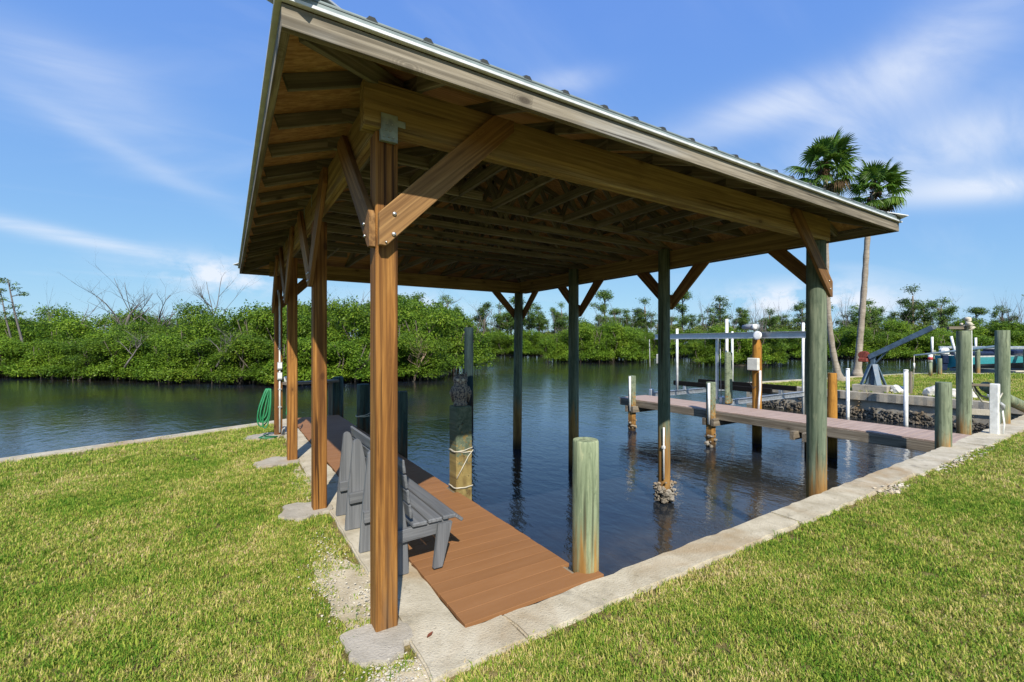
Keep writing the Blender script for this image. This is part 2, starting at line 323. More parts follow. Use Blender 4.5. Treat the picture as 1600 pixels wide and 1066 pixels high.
def water_mat():
    nb = NB('canal_water'); w = nb.coord('World', (1, 1, 1), False)
    wr = nb.coord('World', (1.0, .55, 1), False, (0, 0, R(35)))
    b1 = nb.noise(wr, 5.0, 4, .55, .3); b2 = nb.noise(wr, 1.1, 3, .5, .2); b3 = nb.noise(wr, 16, 2, .5)
    calm = nb.rng(nb.noise(w, .05, 3, .5), .38, .62, .55, 1.0)
    h = nb.math('ADD', nb.math('MULTIPLY', b1, .55), nb.math('ADD', nb.math('MULTIPLY', b2, .75), nb.math('MULTIPLY', b3, .13)))
    h = nb.math('MULTIPLY', h, calm)
    c = nb.ramp(nb.noise(w, .12, 4, .6), [(.38, (.009, .016, .030, 1)), (.62, (.022, .021, .014, 1))])
    sp = nb.N.new('ShaderNodeSeparateXYZ'); nb.L.new(w, sp.inputs[0])          # sandy shallows along the front wall, their sunlit brightness painted into the colour
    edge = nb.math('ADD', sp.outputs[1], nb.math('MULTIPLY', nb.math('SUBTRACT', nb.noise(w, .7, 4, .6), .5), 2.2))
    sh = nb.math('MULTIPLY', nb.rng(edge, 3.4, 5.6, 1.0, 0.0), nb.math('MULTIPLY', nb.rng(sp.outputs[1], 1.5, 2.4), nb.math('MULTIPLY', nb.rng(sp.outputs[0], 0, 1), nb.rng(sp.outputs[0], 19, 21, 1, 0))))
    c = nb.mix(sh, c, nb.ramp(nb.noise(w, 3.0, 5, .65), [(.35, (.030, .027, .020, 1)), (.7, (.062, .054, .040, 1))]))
    nb.done(c, .035, nb.bump(h, .38, .085), spec=.5)
    nb.b.inputs['IOR'].default_value = 1.42
    return nb.m
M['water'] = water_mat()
def ground_mat():
    nb = NB('marsh_mud'); n = nb.noise(nb.coord('World', (1, 1, 1), False), .6, 6, .6)
    return nb.done(nb.ramp(n, [(.35, (.02, .018, .01, 1)), (.65, (.05, .043, .025, 1))]), .95, nb.bump(n, .6, .1))
M['mud'] = ground_mat()

# ------------------------------------------------------------------ mesh and object helpers
WM = {}
def put(name, me, mat=None, parent=None, mw=None, label=None, cat=None, group=None, kind=None):
    o = bpy.data.objects.new(name, me); COL.objects.link(o)
    if me is not None and mat is not None and not me.materials: me.materials.append(M[mat] if isinstance(mat, str) else mat)
    mw = mw if mw is not None else Matrix.Identity(4)
    WM[o.name] = mw.copy()
    if parent is not None: o.parent = parent; o.matrix_basis = WM[parent.name].inverted() @ mw
    else: o.matrix_basis = mw
    if label: o['label'] = label
    if cat: o['category'] = cat
    if group: o['group'] = group
    if kind: o['kind'] = kind
    return o
def thing(name, loc, label, cat, group=None): return put(name, None, None, None, Matrix.Translation(loc), label, cat, group)
def copy_tree(o, mw, label=None, parent=None):
    c = o.copy(); COL.objects.link(c)
    if parent is None: c.matrix_basis = mw; WM[c.name] = mw.copy()
    else: c.parent = parent; c.matrix_basis = o.matrix_basis.copy(); WM[c.name] = WM[parent.name] @ c.matrix_basis
    if label: c['label'] = label
    for ch in o.children: copy_tree(ch, None, None, c)
    return c
def mesh(name, V, F, smooth=False):
    me = bpy.data.meshes.new(name); me.from_pydata([tuple(v) for v in V], [], F); me.update()
    if smooth: me.polygons.foreach_set('use_smooth', [True] * len(me.polygons))
    return me
BOXC = {}
def box_me(L, W, H, bev=.004):
    key = (round(L, 4), round(W, 4), round(H, 4), bev)
    if key in BOXC and len(BOXC[key].materials) == 0: return BOXC[key]
    bm = bmesh.new(); bmesh.ops.create_cube(bm, size=1.0)
    for v in bm.verts: v.co = Vector((v.co.x * L, v.co.y * W, v.co.z * H))
    if bev: bmesh.ops.bevel(bm, geom=bm.edges[:], offset=min(bev, .3 * min(L, W, H)), segments=1, affect='EDGES')
    me = bpy.data.meshes.new('box'); bm.to_mesh(me); bm.free(); return me
def frame(a, b, up=(0, 0, 1)):
    a = Vector(a); b = Vector(b); x = (b - a).normalized(); up = Vector(up)
    if abs(x.dot(up)) > .999: up = Vector((0, 1, 0))
    y = up.cross(x).normalized(); z = x.cross(y)
    m = Matrix((x, y, z)).transposed().to_4x4(); m.translation = (a + b) / 2; return m
def member(name, a, b, w, h, mat, parent=None, up=(0, 0, 1), bev=.004, **k):
    "a timber from a to b, w wide across and h deep along up"
    return put(name, box_me((Vector(b) - Vector(a)).length, w, h, bev), mat, parent, frame(a, b, up), **k)
def block(name, lo, hi, mat, parent=None, bev=.006, **k):
    lo = Vector(lo); hi = Vector(hi); s = hi - lo
    return put(name, box_me(s.x, s.y, s.z, bev), mat, parent, Matrix.Translation((lo + hi) / 2), **k)
def tube(pts, rad, sides=8, closed_ends=True, base=0):
    V = []; F = []; pts = [Vector(p) for p in pts]; n = len(pts); ref = Vector((.3, .2, 1)).normalized()
    for i, p in enumerate(pts):
        t = (pts[min(i + 1, n - 1)] - pts[max(i - 1, 0)]).normalized()
        u = t.cross(ref);
        if u.length < .05: u = t.cross(Vector((1, 0, 0)))
        u.normalize(); w = t.cross(u); r = rad[i] if hasattr(rad, '__len__') else rad
        for k in range(sides):
            a = 2 * math.pi * k / sides; V.append(p + u * (r * math.cos(a)) + w * (r * math.sin(a)))
    for i in range(n - 1):
        for k in range(sides):
            a = base + i * sides + k; b = base + i * sides + (k + 1) % sides; F.append((a, b, b + sides, a + sides))
    if closed_ends:
        F.append(tuple(base + k for k in range(sides))[::-1]); F.append(tuple(base + (n - 1) * sides + k for k in range(sides)))
    return V, F
def tubes(list_):
    V = []; F = []
    for pts, rad, sides in list_:
        v, f = tube(pts, rad, sides, True, len(V)); V += v; F += f
    return V, F
def tube_obj(name, pts, rad, mat, parent=None, sides=8, **k):
    V, F = tube(pts, rad, sides); return put(name, mesh(name, V, F, True), mat, parent, k.pop('mw', None), **k)
def lathe(prof, seg=20, wob=0.0, seed=0, lean=(0, 0)):
    V = []; F = []; n = len(prof)
    for i, (r, z) in enumerate(prof):
        for k in range(seg):
            a = 2 * math.pi * k / seg
            rr = r * (1 + wob * mnoise.noise(Vector((math.cos(a) * 1.3 + seed * 9.1, math.sin(a) * 1.3, z * .8))) ) if r > 0 else 0
            V.append((rr * math.cos(a) + lean[0] * z, rr * math.sin(a) + lean[1] * z, z))
    for i in range(n - 1):
        for k in range(seg):
            a = i * seg + k; b = i * seg + (k + 1) % seg; F.append((a, b, b + seg, a + seg))
    F.append(tuple(range(seg))[::-1]); F.append(tuple((n - 1) * seg + k for k in range(seg)))
    return V, F
def piling_mesh(rad, z0, z1, seed, lean=(0, 0), taper=.04, seg=22):
    prof = []; n = 14
    for i in range(n + 1):
        t = i / n; prof.append((rad * (1 + taper * (1 - t) * 1.0), z0 + (z1 - z0) * t))
    prof[-1] = (rad * .985, z1 - .012); prof.append((rad * .93, z1))
    V, F = lathe(prof, seg, .05, seed, lean)
    me = mesh('piling', V, F, True); 
    for p in me.polygons:
        if len(p.vertices) > 4: p.use_smooth = False
    return me
def piling(name, x, y, rad, z1, mat, label, cat='piling', group=None, z0=-2.2, parent=None, lean=(0, 0)):
    me = piling_mesh(rad, z0, z1, x * 3.3 + y, lean)
    return put(name, me, mat, parent, Matrix.Translation((x, y, 0)), label, cat if parent is None else None, group)
def quads_mesh(name, P, tint=None, F3=None):
    "P: (n,4,3) array of separate quads, tint: (n,)"
    n = len(P); me = bpy.data.meshes.new(name)
    me.vertices.add(n * 4); me.vertices.foreach_set('co', P.reshape(-1).astype(np.float32))
    me.loops.add(n * 4); me.loops.foreach_set('vertex_index', np.arange(n * 4, dtype=np.int32))
    me.polygons.add(n); me.polygons.foreach_set('loop_start', np.arange(0, n * 4, 4, dtype=np.int32))
    try: me.polygons.foreach_set('loop_total', np.full(n, 4, dtype=np.int32))
    except Exception: pass
    me.update(calc_edges=True)
    if tint is not None:
        a = me.attributes.new('tint', 'FLOAT', 'FACE'); a.data.foreach_set('value', tint.astype(np.float32))
    return me
def merge_tint(name, V, F, tint):
    me = mesh(name, V, F); a = me.attributes.new('tint', 'FLOAT', 'FACE'); a.data.foreach_set('value', tint); return me

# ================================================================== SETTING
WZ = -0.97
def sheet(name, poly, z, mat, **k):
    V = [Vector((x, y, z)) for x, y in poly]; F = [tuple(t) for t in tessellate_polygon([V])]
    F = [f if (V[f[1]] - V[f[0]]).cross(V[f[2]] - V[f[0]]).z > 0 else f[::-1] for f in F]
    return put(name, mesh(name, V, F), mat, **k)
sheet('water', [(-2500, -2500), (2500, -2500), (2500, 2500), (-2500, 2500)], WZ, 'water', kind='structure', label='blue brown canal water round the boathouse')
LAWN = [(-60, -70), (90, -70), (90, -22), (62, -8), (39.8, 6.4), (34.4, 9.8), (30.4, 10.3), (20.4, 11.4), (20.25, 2.36), (.95, 2.30), (.93, 11.75), (-60, -13.85)]
sheet('lawn', LAWN, -.03, 'lawn', kind='structure', label='sunlit mown lawn on both sides of the boat slip')

# far shore, a low mud bank under the mangroves
def land(name, pts_rd, label):
    poly = [survey(r, d) for r, d in pts_rd]; V = []; F = []
    n = len(poly)
    for p in poly: V.append((p.x, p.y, WZ - .6))
    c = sum((Vector((p.x, p.y, 0)) for p in poly), Vector()) / n
    for p in poly:
        q = Vector((p.x, p.y, 0)); q = q + (c - q).normalized() * min(2.0, (c - q).length * .3); V.append((q.x, q.y, WZ + .12))
    for i in range(n): j = (i + 1) % n; F.append((i, j, n + j, n + i))
    bm = bmesh.new(); bv = [bm.verts.new(v) for v in V]
    for f in F: bm.faces.new([bv[i] for i in f])
    for t in tessellate_polygon([[v.co for v in bv[n:]]]): bm.faces.new([bv[n + i] for i in t])
    bmesh.ops.recalc_face_normals(bm, faces=bm.faces[:])
    me = bpy.data.meshes.new(name); bm.to_mesh(me); bm.free()
    put(name, me, 'mud', kind='structure', label=label)
land('shore', [(-160, 60), (-90, 44.5), (-70, 40.5), (-38, 36.5), (-24, 32), (-15, 30), (-9, 32), (-5.5, 35), (-5, 42), (-14, 75), (-26, 105), (-8, 108), (6, 104), (20, 100), (38, 90), (60, 79), (85, 80), (110, 72), (150, 66), (420, 300), (420, 1500), (-1500, 1500), (-1500, 200)], 'dark mud bank and marsh under the mangroves')
land('mud_islet', [(5.5, 69), (8, 67.3), (15, 66.8), (19.5, 67.5), (20.5, 70), (18, 73), (12, 73.5), (6.5, 72)], 'low mud islet under the mangrove clump in mid channel')
land('mud_islet', [(24.5, 58), (28, 56.5), (33, 57), (35.5, 59), (33, 61.5), (27, 61)], 'small mud islet under the mangrove behind the boat lift')

# ------------------------------------------------------------------ seawalls
def prism(poly, z0, z1, bev=.0):
    bm = bmesh.new(); b = [bm.verts.new((x, y, z0)) for x, y in poly]; t = [bm.verts.new((x, y, z1)) for x, y in poly]; n = len(poly)
    bm.faces.new(b[::-1]); bm.faces.new(t)
    for i in range(n): j = (i + 1) % n; bm.faces.new((b[i], b[j], t[j], t[i]))
    bmesh.ops.recalc_face_normals(bm, faces=bm.faces[:])
    if bev: bmesh.ops.bevel(bm, geom=[e for e in bm.edges if abs(e.verts[0].co.z - z1) < 1e-5 and abs(e.verts[1].co.z - z1) < 1e-5], offset=bev, segments=2, affect='EDGES')
    me = bpy.data.meshes.new('prism'); bm.to_mesh(me); bm.free(); return me
def rough_prism(poly, z0, z1, jit, seed):
    "slab with a worn, uneven outline and gently uneven top"
    rd = random.Random(seed); pts = []
    n = len(poly)
    for i in range(n):
        a = Vector(poly[i]); b = Vector(poly[(i + 1) % n]); k = max(1, int((b - a).length / .12))
        for q in range(k):
            p = a.lerp(b, q / k); pts.append((p.x + rd.uniform(-jit, jit), p.y + rd.uniform(-jit, jit)))
    return prism(pts, z0, z1, .012)
sw = thing('seawall', (5, 2.5, 0), 'pale worn concrete seawall cap in front of and beside the boathouse', 'seawall')
xs = [1.55, 4.9, 8.1, 11.3, 14.6, 17.9, 20.25]
yi = lambda x: 2.605 + .0168 * (x - 2.365)
for i in range(len(xs) - 1):
    a, b = xs[i] + .004, xs[i + 1] - .004
    put('cap_segment', rough_prism([(a, 2.30), (b, 2.36 if i else 2.33), (b, yi(b)), (a, yi(a))], -.20, 0.0 + .004 * (i % 2), .014, i), 'conc', sw)
put('corner_slab', rough_prism([(.93, 2.28), (1.55, 2.30), (1.55, yi(1.55)), (1.276, 2.60), (1.276, 3.6), (.95, 3.6)], -.20, .002, .009, 31), 'conc', sw)
for i, (a, b) in enumerate([(3.604, 6.2), (6.204, 8.9), (8.904, 12.0)]):
    put('cap_segment', rough_prism([(.93, a), (1.274, a), (1.274, b), (.93, b)], -.20, 0.001 + .002 * (i % 2), .008, 40 + i), 'conc', sw)
put('wall_face', prism([(1.0, 2.44), (20.3, 2.58), (20.3, 2.42), (.98, 2.36)], -2.4, -.19), 'conc_old', sw)
put('wall_face', prism([(1.0, 2.40), (1.2, 2.40), (1.2, 12.0), (1.0, 12.0)], -2.4, -.19), 'conc_old', sw)
sl_ = thing('seawall', (-8, 8.1, 0), 'narrow pale seawall cap edging the lawn on the left', 'seawall')
e0 = Vector((1.27, 12.06)); ed = Vector((-.9216, -.388)); en = Vector((.388, -.9216))
s0 = 0.0
for i in range(9):
    s1 = s0 + (3.0 if i < 6 else 9.0); a = e0 + ed * (s0 + .004); b = e0 + ed * (s1 - .004)
    put('cap_segment', rough_prism([tuple(a), tuple(b), tuple(b + en * .33), tuple(a + en * .33)], -.2, .01 + .003 * (i % 2), .006, 60 + i), 'conc', sl_); s0 = s1
a = e0 + en * .05; b = e0 + ed * s0 + en * .05
put('wall_face', prism([tuple(a), tuple(b), tuple(b + en * .2), tuple(a + en * .2)], -2.4, -.19), 'conc_old', sl_)
so_ = thing('seawall', (20.2, 7, 0), 'old grey seawall with wet oysters across the boat lift slip', 'seawall')
for i, (a, b) in enumerate([(2.6, 4.9), (4.9, 7.2), (7.2, 9.5), (9.5, 11.5)]):
    put('cap_segment', rough_prism([(19.95, a + .006), (20.5, a + .006), (20.5, b - .006), (19.95, b - .006)], -.30, -.02 + .006 * (i % 2), .012, 80 + i), 'conc_old', so_)
put('wall_face', prism([(20.06, 2.6), (20.35, 2.6), (20.35, 11.45), (20.06, 11.45)], -2.4, -.29), 'conc_old', so_)
rail_pts = [(20.0, 11.5), (30.4, 10.45), (34.4, 9.95), (39.8, 6.6), (62, -7.9)]
for i in range(4):
    a = Vector(rail_pts[i]); b = Vector(rail_pts[i + 1]); nrm = Vector(((b - a).y, -(b - a).x)).normalized()
    put('cap_segment', prism([tuple(a), tuple(b), tuple(b + nrm * -.35), tuple(a + nrm * -.35)], -1.6, .04, .01), 'conc', so_)
def blob_lumps(n, place, size, seed, flat=.6):
    rd = random.Random(seed); V = []; F = []
    bm0 = bmesh.new(); bmesh.ops.create_icosphere(bm0, subdivisions=1, radius=1); bv = [v.co.copy() for v in bm0.verts]; bf = [[v.index for v in f.verts] for f in bm0.faces]; bm0.free()
    for _ in range(n):
        p = Vector(place(rd)); s = size * rd.uniform(.5, 1.5); base = len(V)
        rot = Matrix.Rotation(rd.uniform(0, 6.3), 3, 'Z') @ Matrix.Rotation(rd.uniform(-.8, .8), 3, 'X'); sc = Vector((rd.uniform(.7, 1.3), rd.uniform(.5, 1), rd.uniform(.3, 1) * flat))
        for v in bv:
            q = Vector((v.x * sc.x, v.y * sc.y, v.z * sc.z)) * s * rd.uniform(.75, 1.2); V.append(p + rot @ q)
        F += [tuple(base + i for i in f) for f in bf]
    return V, F
V, F = blob_lumps(1500, lambda r: (20.05 - abs(r.gauss(0, .03)), r.uniform(2.7, 11.4), -.97 + abs(r.gauss(0, .16))), .055, 5, 1.0)
put('oyster_growth', mesh('oysters', V, F), 'darkshell', so_, kind='stuff')

# ================================================================== BOATHOUSE
X0, X1, Y0, Y1, SL, ZE = .24, 7.10, 2.284, 10.62, .36, 3.335
BH = thing('boathouse', (3.7, 6.4, 0), 'open wooden boathouse with hip roof on posts over the slip', 'boathouse')
PY = [2.905, 5.34, 7.80, 10.10]; PXL = .85; PXR = 6.50
BB, BT = 3.13, 3.42
# posts on the lawn side, square timbers
for i, y in enumerate(PY):
    top = BB - .001
    p = put('post', box_me(top + .3, .14, .14, .007), 'post', BH, frame((PXL, y, -.3), (PXL, y, top), (0, 1, 0)))
# pilings on the water side
for i, y in enumerate(PY):
    rad = [.112, .10, .112, .112][i]
    piling('piling', PXR, y, rad, BB if i in (0, 3) else BT + .03, 'pile_house', None, parent=BH, lean=[(0, 0), (0, 0), (.0, .0), (.012, 0)][i])
# beams: front and back three plies, sides two plies
def beam(a, b, ply_dir, n, t=.0385):
    for k in range(n):
        off = Vector(ply_dir) * (t * (k + .5)); member('beam_ply', Vector(a) + off, Vector(b) + off, t - .002, BT - BB - .002 * (k % 2), 'beam', BH)
zc = (BB + BT) / 2
beam((.70, 2.80, zc), (6.64, 2.80, zc), (0, 1, 0), 3); beam((.70, 10.07, zc), (6.64, 10.07, zc), (0, 1, 0), 3)
beam((.781, 2.917, zc), (.781, 10.068, zc), (1, 0, 0), 2); beam((6.562, 2.917, zc), (6.562, 10.068, zc), (1, 0, 0), 2)
# knee braces
def brace(origin, u, nrm, ext=.90, lead=.07, t=.04, z0=2.40):
    "45 degree plank brace lying flat on post and beam: u is the way it rises, nrm its outward face"
    origin = Vector(origin); u = Vector(u); nrm = Vector(nrm)
    prof = [(-lead, z0), (-lead + .045, z0), (ext, z0 + ext + lead - .045), (ext, z0 + 1.0), (ext - .17, z0 + 1.0), (-lead, z0 + .20)]
    a = origin + u * -lead + Vector((0, 0, z0 + .1)); b = origin + u * ext + Vector((0, 0, z0 + 1.0)); m = frame(a, b, (0, 0, 1)); mi = m.inverted(); n = len(prof)
    P = [origin + u * q + Vector((0, 0, z)) for q, z in prof]
    V = [mi @ p for p in P] + [mi @ (p + nrm * t) for p in P]
    F = [tuple(range(n)), tuple(range(2 * n - 1, n - 1, -1))] + [(i, n + i, n + (i + 1) % n, (i + 1) % n) for i in range(n)]
    me = mesh('brace', V, F); bm = bmesh.new(); bm.from_mesh(me); bmesh.ops.recalc_face_normals(bm, faces=bm.faces[:]); bmesh.ops.bevel(bm, geom=bm.edges[:], offset=.004, segments=1, affect='EDGES'); bm.to_mesh(me); bm.free()
    return put('knee_brace', me, 'brace', BH, m)
def bolts(parent, pts, nrm, r=.017):
    nrm = Vector(nrm)
    for p in pts:
        p = Vector(p); V, F = tube([p, p + nrm * .006, p + nrm * .012], [r, r, r * .6], 10); put('bolt_head', mesh('bolt', V, F, True), 'bolt', parent)
yf = 2.799
o = brace((PXL, yf, 0), (1, 0, 0), (0, -1, 0)); bolts(o, [(.868, yf - .041, 2.475), (.872, yf - .041, 2.60)], (0, -1, 0), .014); bolts(o, [(.82, yf - .041, 2.42)], (0, -1, 0), .007)
o = brace((PXR + .04, yf, 0), (-1, 0, 0), (0, -1, 0)); bolts(o, [(6.53, yf - .041, 2.50), (6.50, yf - .041, 2.60)], (0, -1, 0), .010)
xo = .779
for i, y in enumerate(PY):
    for s in ((-1, 1) if 0 < i < 3 else ((1,) if i == 0 else (-1,))):
        ld = .07 if i in (0, 3) else -.004
        o = brace((xo, y, 0), (0, s, 0), (-1, 0, 0), lead=ld, z0=2.40 if i in (0, 3) else 2.42)
        bolts(o, [(xo - .041, y + s * (.04 if ld > 0 else .05), 2.56), (xo - .041, y + s * (.02 if ld > 0 else .035), 2.48)], (-1, 0, 0), .011)
        brace((6.642, y, 0), (0, s, 0), (1, 0, 0), lead=.05 if ld > 0 else -.004)
brace((PXL, 10.187, 0), (1, 0, 0), (0, 1, 0)); brace((PXR, 10.187, 0), (-1, 0, 0), (0, 1, 0))
for i, y in enumerate(PY): block('spacer_block', (PXR + .05, y - .06, 2.42), (6.641, y + .06, 2.66), 'brace', BH)
# galvanised straps at the corner posts
pl = block('strap_plate', (.80, 2.793, 3.055), (.905, 2.7985, 3.225), 'galv', BH, .001)
block('strap_plate', (.905, 2.7935, 3.16), (.955, 2.7985, 3.20), 'galv', BH, .001)
block('strap_filler', (.80, 2.7985, 3.06), (.90, 2.833, 3.129), 'galv', BH, .001)
for k in range(7): bolts(pl, [(.815 + .012 * (k % 2) + .02 * (k // 2), 2.7925, 3.08 + .04 * (k % 3))], (0, -1, 0), .004)

def zs(x, y): return ZE + SL * min(x - X0, X1 - x, y - Y0, Y1 - y)
TW, TH = .038, .089
cosS = 1 / math.sqrt(1 + SL * SL); drop = TH / 2 / cosS + .002
def top_chord(parent, a, b, name='top_chord'):
    a = Vector((a[0], a[1], zs(*a) - drop)); b = Vector((b[0], b[1], zs(*b) - drop)); return member(name, a, b, TW * .90, TH, 'truss', parent, bev=.002)
gy = 4.80; gys = [gy + .55 * k for k in range(7)]
def flat_span(y):
    dy = min(y - Y0, Y1 - y, (X1 - X0) / 2); return X0 + dy, X1 - dy, dy
for y in gys:
    bc = member('roof_truss', (.70, y, BT + TH / 2 + .002), (6.64, y, BT + TH / 2 + .002), TW, TH, 'truss', BH, bev=.002)
    fa, fb, dy = flat_span(y); zt = ZE + SL * dy - drop
    top_chord(bc, (X0 + .04, y), (fa, y)); top_chord(bc, (X1 - .04, y), (fb, y))
    if fb - fa > .1: member('top_chord', (fa, y, zt), (fb, y, zt), TW * .95, TH, 'truss', bc, bev=.002)
    zb = BT + TH; xm = 3.67
    tops = [1.9, 2.9, xm, 7.34 - 2.9, 7.34 - 1.9]; bots = [1.25, 2.3, 3.2, 7.34 - 3.2, 7.34 - 2.3, 7.34 - 1.25]
    zig = []
    for k in range(5): zig += [(bots[k], tops[k]), (bots[k + 1], tops[k])]
    for bx, tx in zig:
        ztop = zs(tx, y) - drop * 2.2 if not (fa < tx < fb) else zt - .045
        if ztop - zb > .1: member('web', (bx, y, zb - .02), (tx, y, ztop), TW * .84, .064, 'truss', bc, (0, 1, 0) if False else (0, 0, 1), bev=0)
    for xx in (.70, 6.64):
        block('hurricane_tie', (xx - .012 if xx > 3 else xx + .078, y + .021, BT - .12), (xx - .078 if False else (xx - .010 if xx > 3 else xx + .080), y + .055, BT + .06), 'galv', bc, 0)
jx = [1.05 + .556 * k for k in range(10)]
for side in (0, 1):
    ye, yb, yg = (Y0, 2.80, gy) if side == 0 else (Y1, 10.185, gys[-1]); sg = 1 if side == 0 else -1
    for x in jx:
        dx = min(x - X0, X1 - x); run = min(dx, abs(yg - ye))
        bc = member('jack_truss', (x, yb, BT + TH / 2 + .002), (x, yg - sg * .02, BT + TH / 2 + .002), TW, TH, 'truss', BH, bev=.002)
        top_chord(bc, (x, ye + sg * .04), (x, ye + sg * run))
        if run > 1.6: member('web', (x, yb + sg * .6, BT + TH), (x, yb + sg * 1.25, zs(x, yb + sg * 1.25) - .1), TW * .84, .064, 'truss', bc, bev=0)
    ys_ = [ye + sg * q for q in (.62, 1.17, 1.72, 2.25)]
    for y in ys_:
        run = abs(y - ye)
        for xe, s in ((X0, 1), (X1, -1)):
            bc = top_chord(BH, (xe + s * .04, y), (xe + s * max(run, .5), y), 'side_jack')
            if run > 1.0: member('bottom_chord', (xe + s * .46, y, BT + TH / 2 + .002), (xe + s * (run - .05), y, BT + TH / 2 + .002), TW, TH, 'truss', bc, bev=.002)
    for xe, s in ((X0, 1), (X1, -1)):
        q = abs(yg - ye); a = Vector((xe + s * .05, ye + sg * .05, ZE - .055)); b = Vector((xe + s * q, ye + sg * q, zs(xe + s * q, ye + sg * q) - .07)); member('hip_rafter', a, b, TW, .11, 'truss', BH, bev=.002)
for x in (2.25, 3.67, 5.09): member('lateral_brace', (x, gy - .05, BT + TH + .012), (x, gys[-1] + .05, BT + TH + .012), .089, .019, 'brace', BH, bev=.001)
for x in (1.95, 3.9, 5.4): member('lateral_brace', (x, 3.55, BT + TH + .012), (x + 1.1, 3.55, BT + TH + .012), .089, .019, 'brace', BH, bev=.001)
# roof deck and metal
cxr = (X0 + X1) / 2; HW = (X1 - X0) / 2
def hip_faces(o, zoff):
    x0, x1, y0, y1 = X0 - o, X1 + o, Y0 - o, Y1 + o; z = ZE - o * SL + zoff; zr = ZE + SL * HW + zoff
    A, B, C, D = (x0, y0, z), (x1, y0, z), (x1, y1, z), (x0, y1, z); E = (cxr, Y0 + HW, zr); G = (cxr, Y1 - HW, zr)
    return [[A, B, E], [B, C, G, E], [C, D, G], [D, A, E, G]]
def slab(face, t):
    n = len(face); V = list(face) + [(x, y, z + t) for x, y, z in face]
    F = [tuple(range(n))[::-1], tuple(range(n, 2 * n))] + [(i, (i + 1) % n, n + (i + 1) % n, n + i) for i in range(n)]
    return V, F
for f in hip_faces(0.0, 0.0):
    V, F = slab(f, .016); put('plywood_deck', mesh('ply', V, F), 'ply', BH)
for fi, f in enumerate(hip_faces(.055, .045)):
    V, F = slab(f, .006); p = put('metal_roof_panel', mesh('metal', V, F), 'roof', BH)
    a, b = Vector(f[0]), Vector(f[1]); al = (b - a).normalized(); L = (b - a).length; inw = Vector((-al.y, al.x, 0)); up = (inw + Vector((0, 0, SL)))
    RV = []; RF = []; k = 0; s = .12
    while s < L - .1:
        run = min(s, L - s, HW + .05); base = len(RV)
        for q in (0, run):
            c = a + al * s + up * q + Vector((0, 0, .006))
            for off, h in ((-.03, 0), (-.014, .022), (.014, .022), (.03, 0)): RV.append(c + al * off + Vector((0, 0, h)))
        RF += [(base, base + 1, base + 5, base + 4), (base + 1, base + 2, base + 6, base + 5), (base + 2, base + 3, base + 7, base + 6), (base + 3, base + 2, base + 1, base)]
        s += .29 + (.045 if k % 3 == 2 else 0); k += 1
    put('roof_ribs', mesh('ribs', RV, RF), 'ribend', p, kind='stuff')
hf = hip_faces(.062, .056)
for (i, j, k) in ((0, 0, 2), (0, 1, 2), (2, 0, 2), (2, 1, 2)):
    a = Vector(hf[i][j]); b = Vector(hf[i][k]); member('hip_cap', a, b, .26, .014, 'drip', BH, bev=.003)
member('ridge_cap', hf[1][3], hf[1][2], .3, .02, 'drip', BH)
fb0 = 3.205; ft = 3.312
for a, b, n in (((X0, Y0), (X1, Y0), (0, -1)), ((X1, Y0), (X1, Y1), (1, 0)), ((X1, Y1), (X0, Y1), (0, 1)), ((X0, Y1), (X0, Y0), (-1, 0))):
    a = Vector(a); b = Vector(b); n = Vector(n); t = (b - a).normalized()
    def strip(name, z0, z1, out, th, mat, ext):
        p = a + n * (out - th / 2) - t * ext; q = b + n * (out - th / 2) + t * ext
        return member(name, (p.x, p.y, (z0 + z1) / 2), (q.x, q.y, (z0 + z1) / 2), th, z1 - z0, mat, BH, bev=.002)
    ex = 0.0 if n.x else .038
    strip('fascia_board', fb0, ft, .038, .038, 'fascia', ex if ex else -.001)
    strip('drip_edge', ft + .004, ft + .022, .066, .03, 'drip', .036 if n.y else .064)
    strip('eave_trim', ft + .0225, ft + .064, .052, .014, 'trim', .03 if n.y else .05)
# concrete footings round the lawn side posts
def footing(cx, cy, rx, ry, seed, z):
    rd = random.Random(seed); pts = []
    for k in range(44):
        a = 2 * math.pi * k / 44; q = 1 + .10 * math.sin(3 * a + seed) + .08 * math.sin(5 * a + 2 * seed) + .05 * math.sin(11 * a + seed) + rd.uniform(-.05, .05)
        x = cx + rx * q * math.cos(a); pts.append((min(x, .985), cy + ry * q * math.sin(a)))
    put('footing', prism(pts, -.25, z - .007, .006), 'conc_grey', BH)
footing(.78, 2.77, .21, .20, 1, .012); footing(.71, 5.36, .26, .25, 2, .014); footing(.64, 7.78, .31, .28, 3, .012); footing(.60, 10.05, .32, .30, 4, .012)

# ================================================================== DECK
DK = thing('wooden_deck', (1.82, 7, 0), 'brown board deck running beside the slip under the bench', 'deck')
y = 2.612; k = 0
while y < 11.95:
    xa = 1.284 + random.uniform(-.003, .004); xb = 2.365 + random.uniform(-.004, .004)
    if y < 2.86: xb = 2.28 if y > 2.7 else 2.48
    if 5.0 < y < 5.25: xb = 2.30
    member('deck_board', (xa, y + .0695, -.008), (xb, y + .0695, -.008), .1385, .028, 'deck', DK, bev=.0015); y += .1405
for x in (1.34, 1.82, 2.30): member('joist', (x, 2.63, -.105), (x, 11.9, -.105), .045, .19, 'oldwood', DK)
member('rim_board', (2.345, 2.9, -.105), (2.345, 11.9, -.105), .035, .185, 'oldwood', DK)
for yy in (3.6, 6.1, 8.6, 11.2): member('crossbeam', (1.2, yy, -.26), (2.5, yy, -.26), .09, .12, 'oldwood', DK)

